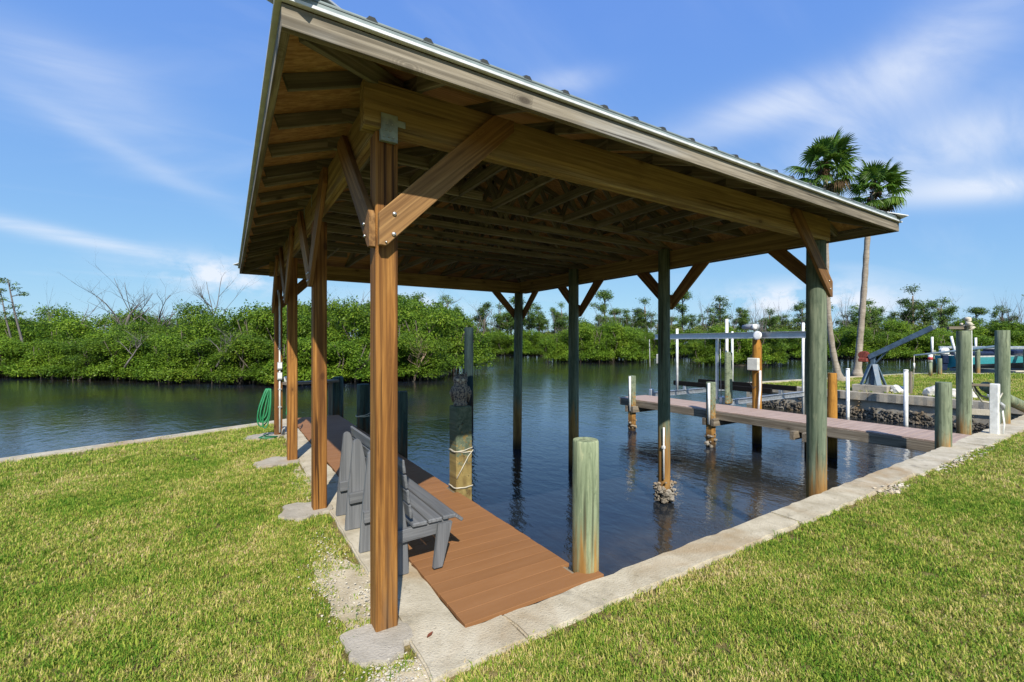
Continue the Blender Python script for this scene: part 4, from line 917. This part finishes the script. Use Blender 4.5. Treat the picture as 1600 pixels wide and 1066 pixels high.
# --- mangroves: five bushes with prop roots
MG = []
for v in range(5):
    rd = random.Random(100 + v); lobes = []
    for k in range(9): lobes.append((rd.uniform(-1.9, 1.9), rd.uniform(-1.2, 1.2), rd.uniform(1.0, 3.5), rd.uniform(.7, 1.25), rd.uniform(.7, 1.2), rd.uniform(.6, 1.0)))
    for k in range(8): lobes.append((rd.uniform(-2.2, 2.2), rd.uniform(-1.8, .2), rd.uniform(.45, 1.0), rd.uniform(.6, 1.0), rd.uniform(.5, .9), rd.uniform(.35, .6)))
    P, t = leaf_cloud(lobes, 2300, 7, .15, 200 + v, spread=.13)
    P[:, :, 2] = np.maximum(P[:, :, 2], .12 + .15 * rng.random((len(P), 1)))
    crown = quads_mesh('mangrove_crown', P, t)
    rt = []
    for k in range(12):
        a = rd.uniform(0, 6.28); x, y = rd.uniform(-1.9, 1.9), rd.uniform(-1.0, 1.0); hx, hy = .5 * math.cos(a), .5 * math.sin(a); zt = rd.uniform(.5, 1.3)
        rt.append(([(x, y, zt), (x + hx * .5, y + hy * .5, zt * .75), (x + hx * .85, y + hy * .85, .2), (x + hx, y + hy, -.7)], [.03, .03, .025, .02], 4))
    for k in range(9):
        x, y = rd.uniform(-1.2, 1.2), rd.uniform(-.8, .8); rt.append(([(x, y, -.5), (x + rd.uniform(-.2, .2), y, .9), (x * 1.3 + rd.uniform(-.5, .5), y * 1.4, 2.0), (x * 1.6 + rd.uniform(-.6, .6), y * 1.5, 3.2)], [.07, .06, .045, .02], 5))
    V, F = tubes(rt); MG.append((crown, mesh('mangrove_roots', V, F, True)))
def mangrove(r, d, s, h, v, label, group, rot=None, z=WZ):
    a = random.uniform(-.5, .5) if rot is None else rot
    ang = math.atan2(RT.y, RT.x) + a
    m = Matrix.Translation(survey(r, d, z)) @ Matrix.Rotation(ang, 4, 'Z') @ Matrix.Diagonal((s, s, h, 1))
    t = put('mangrove', None, None, None, m, label, 'mangrove', group)
    put('crown', MG[v % 5][0], 'mangrove', t, m); put('trunk_and_roots', MG[v % 5][1], 'bark', t, m)
G1 = 'mangroves along the left bank'
def lerp_list(pts, x):
    for (a, b), (c, d) in zip(pts, pts[1:]):
        if a <= x <= c: return b + (d - b) * (x - a) / (c - a)
    return pts[-1][1] if x > pts[-1][0] else pts[0][1]
bank_d = [(-90, 46), (-70, 42), (-38, 37), (-24, 33.2), (-15, 31), (-9, 33), (-5.5, 36)]
x = -74.0; i = 0
while x < -6.0:
    mangrove(x, lerp_list(bank_d, x) + random.uniform(-.6, .5), random.uniform(.85, 1.1), random.uniform(.72, .95), i, 'leafy green mangrove at the water edge of the left bank', G1); x += random.uniform(1.9, 2.6); i += 1
x = -76.0
while x < -6.3:
    mangrove(x, lerp_list(bank_d, x) + random.uniform(3, 4.6), random.uniform(1.05, 1.3), random.uniform(1.08, 1.32) * (1.1 if x > -24 else 1), i + 2, 'taller green mangrove in the second row of the left bank', G1 + ', second row'); x += random.uniform(2.3, 3.0); i += 1
x = -80.0
while x < -5:
    mangrove(x, lerp_list(bank_d, x) + random.uniform(8, 11), random.uniform(1.3, 1.6), random.uniform(1.3, 1.6) * (1.1 if x > -26 else 1), i + 1, 'tall green mangrove at the back of the left bank', G1 + ', back row'); x += random.uniform(3.4, 4.6); i += 1
for (r, d) in ((-7.5, 44), (-9, 50), (-10.5, 56), (-12.5, 64), (-14.5, 72), (-16.5, 82), (-19, 92)):
    mangrove(r, d, 1.5, random.uniform(1.25, 1.6), i, 'green mangrove on the shore receding behind the boathouse posts', 'mangroves on the receding shore'); i += 1
for (r, d) in ((-11, 47), (-13, 53), (-14, 60), (-17, 68), (-19, 78), (-23, 88)):
    mangrove(r, d, 2.0, random.uniform(1.7, 2.1), i, 'tall mangrove behind the receding shore line', 'tall mangroves on the receding shore'); i += 1
far_d = [(-26, 106), (-8, 109), (6, 105), (20, 101), (38, 91), (60, 80), (85, 81), (110, 73), (150, 67)]
x = -22.0
while x < 118:
    mangrove(x, lerp_list(far_d, x) + random.uniform(-1.6, 0), random.uniform(1.5, 1.9), random.uniform(1.1, 1.4), i, 'green mangrove in the hedge along the far shore', 'mangroves along the far shore'); x += random.uniform(3.6, 4.8); i += 1
x = -24.0
while x < 122:
    mangrove(x, lerp_list(far_d, x) + random.uniform(6, 9), random.uniform(1.9, 2.3), random.uniform(1.25, 1.55) * (1.2 if x > 62 else 1), i, 'bushy mangrove in the back row of the far shore', 'mangroves along the far shore, back row'); x += random.uniform(5, 6.5); i += 1
for (r, d, s, h) in ((6.3, 69, 1.0, .9), (8.2, 68.6, 1.2, 1.15), (10.5, 68.2, 1.3, 1.4), (13, 68, 1.35, 1.5), (15.5, 68.2, 1.35, 1.45), (17.8, 68.6, 1.2, 1.2), (19.4, 69, .95, .85), (9.5, 71, 1.4, 1.45), (13, 71.5, 1.5, 1.6), (16.5, 71, 1.4, 1.45)):
    mangrove(r, d, s, h, i, 'green mangrove in the clump out in mid channel', 'mangroves of the mid channel clump'); i += 1
for (r, d, s, h) in ((24.4, 58.4, .95, .8), (26.4, 58.2, 1.15, 1.0), (28.6, 58, 1.3, 1.2), (31, 58.2, 1.2, 1.1), (33.0, 58.8, .95, .8), (28.8, 60, 1.4, 1.3)):
    mangrove(r, d, s, h, i, 'green mangrove on the small islet behind the boat lift', 'mangroves of the small islet'); i += 1
# --- scrub and pines behind the far shore
def scrub_mesh(v):
    rd = random.Random(300 + v); lobes = [(rd.uniform(-2.5, 2.5), rd.uniform(-2, 2), rd.uniform(1.5, 4.2), rd.uniform(1, 1.7), rd.uniform(1, 1.6), rd.uniform(.8, 1.4)) for _ in range(8)]
    P, t = leaf_cloud(lobes, 700, 6, .38, 320 + v, spread=.3); return quads_mesh('scrub_crown', P, t)
SC = [scrub_mesh(v) for v in range(3)]
def stem_mesh(name, pts, r0, r1, br, seed, sides=6):
    rd = random.Random(seed); n = len(pts); L = [(pts, [r0 + (r1 - r0) * i / (n - 1) for i in range(n)], sides)] + br
    V, F = tubes(L); return mesh(name, V, F, True)
def place_tree(name, label, cat, group, r, d, s, h, crown, cm, trunk, tm, z=WZ + .25, rot=None):
    m = Matrix.Translation(survey(r, d, z)) @ Matrix.Rotation(random.uniform(0, 6.28) if rot is None else rot, 4, 'Z') @ Matrix.Diagonal((s, s, h, 1))
    t = put(name, None, None, None, m, label, cat, group)
    put('trunk', trunk, tm, t, m)
    if crown is not None: put('crown', crown, cm, t, m)
    return t
scrub_stem = stem_mesh('scrub_stem', [(0, 0, -.4), (.1, 0, 1.2), (-.1, .2, 2.6)], .10, .05, [([(0, 0, .8), (.9, .3, 1.9), (1.5, .5, 2.9)], [.06, .05, .03], 4), ([(0, 0, 1), (-.9, -.3, 2), (-1.4, -.2, 3)], [.06, .05, .03], 4)], 1)
x = -24
while x < 125:
    place_tree('scrub_tree', 'olive scrub tree behind the far shore mangroves', 'tree', 'scrub trees behind the far shore', x, lerp_list(far_d, x) + random.uniform(13, 19), random.uniform(1.0, 1.4), random.uniform(1.0, 1.5), SC[i % 3], 'scrub', scrub_stem, 'pinebark'); x += random.uniform(4, 6.5); i += 1
PN = []
for v in range(6):
    rd = random.Random(400 + v); H = 10; lobes = []; br = []
    bx, by = rd.uniform(-.6, .6), rd.uniform(-.6, .6)
    pts = [(0, 0, -.5), (bx * .3, by * .3, 3), (bx * .8, by * .7, 6.2), (bx, by, 8.8)]
    for k in range(rd.randint(8, 14)):
        a = rd.uniform(0, 6.28); zz = rd.uniform(5.0, 9.8); rr = rd.uniform(.2, 1.7) * (1.2 - abs(zz - 7.2) / 3.4)
        c = (bx + rr * math.cos(a), by + rr * math.sin(a), zz); lobes.append(c + (rd.uniform(.5, 1.15), rd.uniform(.5, 1.15), rd.uniform(.35, .8)))
        br.append(([(bx * .9, by * .9, zz - rd.uniform(.5, 1.3)), ((bx * .9 + c[0]) / 2, (by * .9 + c[1]) / 2, zz - .45), c], [.07, .05, .02], 4))
    for k in range(3): 
        a = rd.uniform(0, 6.28); z_ = rd.uniform(3, 5.5); br.append(([(bx * .5, by * .5, z_), (bx * .5 + math.cos(a) * .9, by * .5 + math.sin(a) * .9, z_ + .3)], [.05, .015], 4))
    P, t = leaf_cloud(lobes, 560, 6, .27, 420 + v, spread=.2, asp=.4, shell=.9); PN.append((quads_mesh('pine_crown', P, t), stem_mesh('pine_trunk', pts, .19, .08, br, v)))
pine_spots = [(-15.5, 76, .95), (-21, 84, 1.0), (-14, 96, 1.0), (-11, 118, .95), (-7, 120, 1.12), (-3.5, 122, 1.2), (-1, 119, 1.0), (2, 121, 1.25), (4.8, 118, 1.2), (7.5, 121, 1.0), (11, 119, 1.05), (13.5, 117, 1.1),
              (22, 116, 1.0), (24, 118, 1.25), (26.5, 116, 1.0), (29.5, 115, .95), (32, 114, 1.05), (34.5, 114, 1.1), (37, 115, .9), (42, 112, 1.2), (46, 110, 1.0), (50, 108, 1.1), (54, 107, .95), (59, 104, 1.05),
              (63, 99, 1.1), (66, 97, 1.25), (73, 96, 1.0), (77, 97, 1.05), (82, 98, 1.0), (86, 97, 1.2), (90, 95, 1.05), (95, 93, 1.0), (99, 92, 1.1), (105, 90, 1.1), (110, 88, 1.0)]
for q in range(46): pine_spots.append((-14 + 132 * (q + random.random()) / 46, 120 + random.uniform(0, 22) - max(0, q - 20) * .7, random.uniform(.7, 1.1)))
for k, (r, d, h) in enumerate(pine_spots):
    h2 = h * 1.14; h2 *= random.uniform(.82, 1.14); c = PN[k % 6]; place_tree('pine_tree', 'tall thin pine standing above the far shore', 'pine tree', 'pines above the far shore', r, d, h2 * random.uniform(.9, 1.4), h2, c[0], 'pine', c[1], 'pinebark')
DT = [dead_tree_mesh('dead_a', 9, 1, .55, 4, .3), dead_tree_mesh('dead_b', 9, 2, .45, 4, .25), dead_tree_mesh('dead_c', 10, 5, .35, 3, .12), dead_tree_mesh('dead_d', 9, 9, .6, 4, .35), dead_tree_mesh('dead_e', 10, 12, .3, 3, .1)]
DTF = [dead_tree_mesh('far_dead_' + 'abcde'[q], 10, 61 + q, (.3, .4, .2, .5, .35)[q], 3, (.1, .2, .06, .25, .15)[q], (0, 0), 4, .02) for q in range(5)]
for k in range(54):
    x = -12 + 132 * (k + random.random()) / 54; place_tree('dead_tree', 'bare grey dead tree above the far shore', 'dead tree', 'dead trees above the far shore', x, lerp_list(far_d, x) + random.uniform(11, 22), random.uniform(.75, 1.0), random.uniform(.95, 1.3), None, None, DTF[k % 5], 'dead')  # slim snags
for k, (r, d, h, v, s, lab) in enumerate([
        (-33.83, 39, 1.02, 3, 1.05, 'wide bare dead tree over the middle of the left bank'),
        (-31.79, 39, 0.9, 1, 0.7, 'narrow dead tree right of the wide one on the left bank'),
        (-30.14, 38.5, 0.92, 0, 0.8, 'twiggy dead tree above the left bank near the boathouse roof'),
        (-28.14, 38, 0.86, 3, 0.7, 'low dead branches above the left bank canopy'),
        (-26.84, 39, 0.95, 1, 0.85, 'dead tree just left of the boathouse roof corner'),
        (-38.38, 38, 0.60, 4, 0.3, 'short bare snag above the left bank'),
        (-15.44, 41, 0.86, 0, 0.8, 'bare tree seen between the lawn side posts'),
        (-14.10, 42, 0.8, 1, 0.7, 'bare tree seen just left of the near post'),
        (-9.97, 52, 1.12, 0, 1.1, 'big bare crowned tree right of the near post'),
        (-6.8, 108, 1.7, 3, 1.2, 'grey dead tree left of the corner piling'),
        (-3.4, 108, 1.5, 2, 0.9, 'thin dead tree beside the corner piling'),
        (-42.23, 38, 0.9, 0, 0.7, 'bare branched tree at the left picture edge')]):
    place_tree('dead_tree', lab, 'dead tree', 'dead trees of the left bank', r * 1.1, d * 1.1, s * 1.15, h * 1.08, None, None, DT[v], 'dead', rot=k * 1.3)
# wind-beaten snags with leaf tufts at far left
for k, (r, d, s, h, lab) in enumerate([(-40.6, 38.0, .8, .78, 'leaning thin pine with sparse tufts at the far left'), (-41.9, 38.4, .7, .70, 'sparse tufted pine behind the leaning one')]):
    rd = random.Random(k + 50); lobes = [(.2 * z_ + rd.uniform(-1.3, 1.3), rd.uniform(-1.1, 1.1), z_, .5, .4, .12) for z_ in (6.5, 7.2, 7.9, 8.6, 9.2, 9.7, 10.1)]
    br = [([(.2 * l[2] * .95, 0, l[2] - .3), (l[0], l[1], l[2])], [.05, .02], 4) for l in lobes]; P, t = leaf_cloud(lobes, 90, 5, .24, 60 + k, spread=.12, asp=.4)
    place_tree('pine_tree', lab, 'pine tree', None, r, d, s, h, quads_mesh('tuft_crown', P, t), 'pine', stem_mesh('snag', [(0, 0, -.5), (.4, 0, 3), (1.3, 0, 6.5), (2.05, 0, 10.2)], .17, .04, br, k), 'dead', rot=math.atan2(RT.y, RT.x) + math.pi)
fb_ = survey(-7.3, 33.2, WZ); tw = dead_tree_mesh('fallen', 4.2, 21, .6, 4, .45, (.4, -.5))
put('fallen_branch', tw, 'deadbrown', None, Matrix.Translation(fb_), 'brown dead branch tangle hanging into water from left bank', 'dead branch')
tw2 = dead_tree_mesh('twig', 3.2, 31, .6, 4, .4, (.8, .3))
for r, d, z, lab in ((-27.5, 32.2, 1.1, 'pale bare twigs poking out of the left bank canopy'), (-20.2, 31.0, 1.2, 'pale bare twigs in the canopy nearer the boathouse')):
    put('dead_twigs', tw2, 'dead', None, Matrix.Translation(survey(r, d, z - .6)), lab, 'dead branch')
# --- palms
def fan_mesh(seed, droop):
    g = random.Random(seed); V = []; F = []; T = []
    pv, pf = tube([(0, 0, 0), (.45, 0, .03), (.85, 0, .0)], [.022, .017, .013], 4); V += pv; F += pf; T += [.6] * len(pf)
    n = 30
    for k in range(n):
        a = R(-140 + 280 * k / (n - 1)) * .92 + g.uniform(-.03, .03); L = .80 * (1 - .25 * abs(a) / 2.4) * g.uniform(.88, 1.08); b = len(V)
        dx, dy = math.cos(a), math.sin(a); px, py = -dy, dx
        for t, w in ((.03, .010), (.5, .038), (.78, .024), (1.0, .003)):
            z = .07 * math.cos(a * 1.2) * t - droop * t ** 2.6 * (.75 + .5 * g.random()) * .55; rr = L * t * (1 - .18 * t * droop)
            c = Vector((.85 + dx * rr, dy * rr, z)); fold = .35 * w
            V += [c + Vector((px, py, 0)) * w + Vector((0, 0, fold)), c + Vector((0, 0, -fold)), c - Vector((px, py, 0)) * w + Vector((0, 0, fold))]
        tt = g.uniform(.15, .9)
        for q in range(3):
            o_ = b + q * 3; F += [(o_, o_ + 1, o_ + 4, o_ + 3), (o_ + 1, o_ + 2, o_ + 5, o_ + 4)]; T += [tt, tt * .85]
    return merge_tint('frond', V, F, T)
FANS = [fan_mesh(1, .35), fan_mesh(2, .6), fan_mesh(3, .95)]; DEADFAN = fan_mesh(4, 1.1)
def palm(base, pts, r0, r1, n, seed, label):
    g = random.Random(seed); t = thing('palm_tree', base, label, 'palm tree')
    P = [Vector(base) + Vector(p) for p in pts]
    fine = []
    for i in range(25):
        u = i / 24 * (len(P) - 1); k = min(int(u), len(P) - 2); f = u - k
        p0, p1, p2, p3 = P[max(k - 1, 0)], P[k], P[k + 1], P[min(k + 2, len(P) - 1)]
        fine.append(.5 * ((2 * p1) + (p2 - p0) * f + (2 * p0 - 5 * p1 + 4 * p2 - p3) * f * f + (3 * p1 - p0 - 3 * p2 + p3) * f ** 3))
    rad = [r1 + (r0 - r1) * (1 - i / 24) ** .8 + (.20 * math.exp(-i / 1.1)) + (.02 if i % 2 else 0) for i in range(25)]
    V, F = tube([p - Vector(base) for p in fine], rad, 12); put('trunk', mesh('palm_trunk', V, F, True), 'palmbark', t, Matrix.Translation(base))
    top = fine[-1]
    V, F = blob_lumps(60, lambda r: (r.gauss(0, .11), r.gauss(0, .11), r.uniform(-.75, .1)), .085, seed, 2.2); put('leaf_bases', mesh('boots', V, F), 'deadfrond', t, Matrix.Translation(top), kind='stuff')
    wind = RT * .45
    for k in range(n):
        u = (k + .5) / n; el = R(82 - 122 * u ** .9 + g.uniform(-10, 10)); az = k * 2.39996 + g.uniform(-.25, .25)
        d = Vector((math.cos(az) * math.cos(el), math.sin(az) * math.cos(el), math.sin(el))); d = (d + wind * .35 * (1 - u * .5)).normalized()
        s = g.uniform(.95, 1.2) * (1.0 if u < .8 else .85)
        m = frame((0, 0, 0), d, (0, 0, 1)); m.translation = top + Vector((0, 0, -.1 - .55 * u))
        m = m @ Matrix.Rotation(g.uniform(-.4, .4), 4, 'X') @ Matrix.Diagonal((s, s, s, 1))
        dead = u > .93
        put('frond', DEADFAN if dead else FANS[0 if u < .3 else 1 if u < .65 else 2], 'deadfrond' if dead else 'frond', t, m)
pb1 = survey(15.9, 22.0, -.05)
palm(pb1, [(0, 0, 0), RT * -.38 + Vector((0, 0, 1.7)), RT * -.62 + Vector((0, 0, 4.2)), RT * -.68 + Vector((0, 0, 7.6)), RT * -.72 + Vector((0, 0, 10.55))], .125, .085, 30, 5, 'leaning slender palm whose crown is left and higher')
pb2 = survey(19.0, 25.0, -.05)
palm(pb2, [(0, 0, 0), RT * .18 + Vector((0, 0, 2.2)), RT * .42 + Vector((0, 0, 5.2)), RT * .62 + Vector((0, 0, 8.0)), RT * 1.0 + Vector((0, 0, 10.55))], .155, .10, 32, 8, 'thicker palm with flared foot, crown to the right')

# ------------------------------------------------------------------ shell gravel round the near post and wall edge
M['sand'] = concrete('sandy_soil', (.33, .275, .18, 1), (.54, .47, .34, 1), stain=(.36, .28, .14, 1), dark=(.20, .165, .09, 1))
for cx_, cy_, rx_, ry_, sd_, lb_ in ((.74, 3.55, .20, .62, 1, 'sandy bare strip beside the bench'), (.80, 2.38, .30, .15, 2, 'sandy bare patch below the near post'), (7.0, 2.27, .35, .08, 3, 'sandy bare patch by the front seawall'), (.83, 6.6, .12, .8, 4, 'sandy bare strip between the lawn side posts')):
    pts_ = [(min(.97, cx_ + rx_ * (1 + .2 * math.sin(3 * a_ + sd_) + .15 * math.sin(7 * a_)) * math.cos(a_)), min(2.33 if sd_ == 3 else 99, cy_ + ry_ * (1 + .2 * math.sin(4 * a_ + sd_) + .1 * math.sin(9 * a_)) * math.sin(a_))) if sd_ != 3 else (cx_ + rx_ * math.cos(a_), min(2.33, cy_ + ry_ * math.sin(a_))) for a_ in [2 * math.pi * q / 48 for q in range(48)]]
    sheet('bare_soil', pts_, -.022, 'sand', kind='structure', label=lb_)
def scatter(name, n, fn, size, seed, mat, label, flat=.7):
    V, F = blob_lumps(n, fn, size, seed, flat * .6); put(name, mesh(name, V, F), mat, None, None, label, 'gravel', None, 'stuff')
def g_near(r):
    q = r.random()
    if q < .30: return (.74 + r.gauss(0, .12), 2.44 + r.gauss(0, .07), .0 + r.uniform(-.02, .012))
    if q < .70: return (.66 + r.gauss(0, .09), 3.55 + r.gauss(0, .30), r.uniform(-.03, .0))
    if q < .85: return (.74 + r.gauss(0, .06), 4.2 + r.gauss(0, .2), r.uniform(-.02, .01))
    return (.84 + r.gauss(0, .05), 3.2 + r.gauss(0, .2), r.uniform(-.02, .01))
scatter('shell_gravel', 900, g_near, .0065, 21, 'gravel', 'pale shell gravel scattered round the foot of the near post')
scatter('shell_gravel', 60, lambda r: (7.0 + r.gauss(0, .16), 2.26 + r.gauss(0, .05), r.uniform(-.02, .02)), .022, 22, 'gravel', 'white shell pile at the lawn edge below the front right piling')
scatter('shell_gravel', 120, lambda r: (9.6 + r.gauss(0, .7), 2.26 + r.gauss(0, .05), r.uniform(-.02, .02)), .022, 23, 'gravel', 'line of white shells along the seawall by the dock')

LV = []; LF = []
for q in range(7):
    u = q / 6; w_ = .022 * math.sin(math.pi * (u * .92 + .04)); LV += [(u * .10, w_, .006 + .012 * u * u + .008), (u * .10, 0, .004 + .012 * u * u), (u * .10, -w_, .006 + .012 * u * u + .008)]
for q in range(6):
    o_ = q * 3; LF += [(o_, o_ + 1, o_ + 4, o_ + 3), (o_ + 1, o_ + 2, o_ + 5, o_ + 4)]
put('fallen_leaf', mesh('leaf', LV, LF, True), plain('dry_leaf', (.16, .045, .02), .7), None, Matrix.Translation((1.03, 2.62, .002)) @ Matrix.Rotation(.5, 4, 'Z') @ Matrix.Scale(.55, 4), 'curled reddish brown leaf lying on the concrete corner slab', 'leaf')
# ------------------------------------------------------------------ grass
def tuft_mesh(seed, n=16, h=.05, spread=.035, wid=.0024):
    g = random.Random(seed); V = []; F = []; T = []
    for k in range(n):
        a = g.uniform(0, 6.28); q = spread * math.sqrt(g.random()); x, y = q * math.cos(a), q * math.sin(a); b = g.uniform(0, 6.28); L = h * g.uniform(.55, 1.25); ln = g.uniform(.15, 1.0); w = wid * g.uniform(.7, 1.4)
        dx, dy = math.cos(b), math.sin(b); px, py = -dy * w, dx * w; o_ = len(V)
        V += [(x - px, y - py, 0), (x + px, y + py, 0), (x + dx * L * ln * .35 + px * .9, y + dy * L * ln * .35 + py * .9, L * .6), (x + dx * L * ln * .35 - px * .9, y + dy * L * ln * .35 - py * .9, L * .6), (x + dx * L * ln, y + dy * L * ln, L * (1 - .25 * ln))]
        F += [(o_, o_ + 1, o_ + 2, o_ + 3), (o_ + 3, o_ + 2, o_ + 4)]; tt = g.random() if g.random() < .8 else g.uniform(.7, 1.3); T += [tt, tt]
    me = merge_tint('tuft', V, F, T); me.materials.append(M['grass']); return me
tcol = bpy.data.collections.new('grass_tufts')
for k in range(6): tcol.objects.link(bpy.data.objects.new('tuft_source', tuft_mesh(k, 24 if k < 4 else 30, (.031, .036, .029, .041, .027, .033)[k], .045)))
def inside_poly(px, py, poly):
    inside = np.zeros(len(px), bool); n = len(poly)
    for i in range(n):
        x1, y1 = poly[i]; x2, y2 = poly[(i + 1) % n]
        c = ((y1 > py) != (y2 > py)) & (px < (x2 - x1) * (py - y1) / (y2 - y1 + 1e-12) + x1); inside ^= c
    return inside
def grass_points():
    allp = []; alls = []
    for (d0, d1, dens, sc) in ((.3, 4.8, 950, .95), (4.8, 8.5, 600, 1.1), (8.5, 16, 280, 1.35), (16, 32, 75, 2.2), (32, 56, 24, 3.4)):
        fan = R(78); n = int((d1 * d1 - d0 * d0) * fan * dens); q = np.sqrt(rng.uniform(d0 * d0, d1 * d1, n)); th = rng.uniform(-fan, fan, n)
        d = q * np.cos(th); r = q * np.sin(th)
        X = RT.x * r + FW.x * d; Y = RT.y * r + FW.y * d
        k = inside_poly(X, Y, LAWN); X = X[k]; Y = Y[k]
        # thin out on footings, shells and bare wall edges
        def ell(cx, cy, rx, ry): return ((X - cx) / rx) ** 2 + ((Y - cy) / ry) ** 2
        edge = .03 * np.sin(X * 7.3) * np.sin(X * 2.1) + .02 * np.sin(X * 23) + .025 * rng.random(len(X)) ** 3 * 3
        ok = (ell(.78, 2.77, .21, .20) > 1) & (ell(.71, 5.36, .26, .25) > 1) & (ell(.64, 7.78, .31, .28) > 1) & (ell(.60, 10.05, .32, .30) > 1)
        bare = np.exp(-((X - .72) / .20) ** 2 - ((Y - 3.5) / .55) ** 2) + np.exp(-((X - .80) / .25) ** 2 - ((Y - 2.38) / .14) ** 2) + .7 * np.exp(-((X - 7.0) / .3) ** 2 - ((Y - 2.26) / .09) ** 2) + .5 * np.exp(-((Y - 2.25) / .05) ** 2) * (X > 1) + .5 * np.exp(-((X - .86) / .07) ** 2) * (Y > 3)
        ok &= rng.random(len(X)) > bare * .95
        ok &= ~((Y > 2.30 + edge) & (X > .9) & (X < 20)); X = X[ok]; Y = Y[ok]
        allp.append(np.stack([X, Y, np.full(len(X), -.032)], 1)); alls.append(np.full(len(X), sc) * rng.uniform(.75, 1.25, len(X)))
        # runners that creep over the wall edge
    return np.concatenate(allp), np.concatenate(alls)
gp, gs = grass_points()
gme = bpy.data.meshes.new('grass'); gme.vertices.add(len(gp)); gme.vertices.foreach_set('co', gp.reshape(-1).astype(np.float32)); gme.update()
at_ = gme.attributes.new('sc', 'FLOAT', 'POINT'); at_.data.foreach_set('value', gs.astype(np.float32))
at_ = gme.attributes.new('rot', 'FLOAT_VECTOR', 'POINT'); rv = np.stack([rng.normal(0, .12, len(gp)), rng.normal(0, .12, len(gp)), rng.uniform(0, 6.28, len(gp))], 1); at_.data.foreach_set('vector', rv.reshape(-1).astype(np.float32))
at_ = gme.attributes.new('pick', 'INT', 'POINT'); at_.data.foreach_set('value', rng.integers(0, 6, len(gp)).astype(np.int32))
go = put('grass', gme, None, None, None, 'short sunlit grass with straw coloured patches covering the lawn', 'grass', None, 'stuff')
ng = bpy.data.node_groups.new('grass_nodes', 'GeometryNodeTree')
ng.interface.new_socket('Geometry', in_out='INPUT', socket_type='NodeSocketGeometry'); ng.interface.new_socket('Geometry', in_out='OUTPUT', socket_type='NodeSocketGeometry')
gi = ng.nodes.new('NodeGroupInput'); gout = ng.nodes.new('NodeGroupOutput'); ip = ng.nodes.new('GeometryNodeInstanceOnPoints'); ci = ng.nodes.new('GeometryNodeCollectionInfo')
ci.inputs['Collection'].default_value = tcol; ci.inputs['Separate Children'].default_value = True; ci.inputs['Reset Children'].default_value = True
ip.inputs['Pick Instance'].default_value = True
def named(n, t):
    x = ng.nodes.new('GeometryNodeInputNamedAttribute'); x.data_type = t; x.inputs['Name'].default_value = n; return x.outputs['Attribute']
ng.links.new(gi.outputs[0], ip.inputs['Points']); ng.links.new(ci.outputs[0], ip.inputs['Instance']); ng.links.new(named('pick', 'INT'), ip.inputs['Instance Index'])
e2r = ng.nodes.new('FunctionNodeEulerToRotation'); ng.links.new(named('rot', 'FLOAT_VECTOR'), e2r.inputs[0]); ng.links.new(e2r.outputs[0], ip.inputs['Rotation'])
ng.links.new(named('sc', 'FLOAT'), ip.inputs['Scale']); ng.links.new(ip.outputs[0], gout.inputs[0])
md = go.modifiers.new('grass', 'NODES'); md.node_group = ng
print('tufts', len(gp))
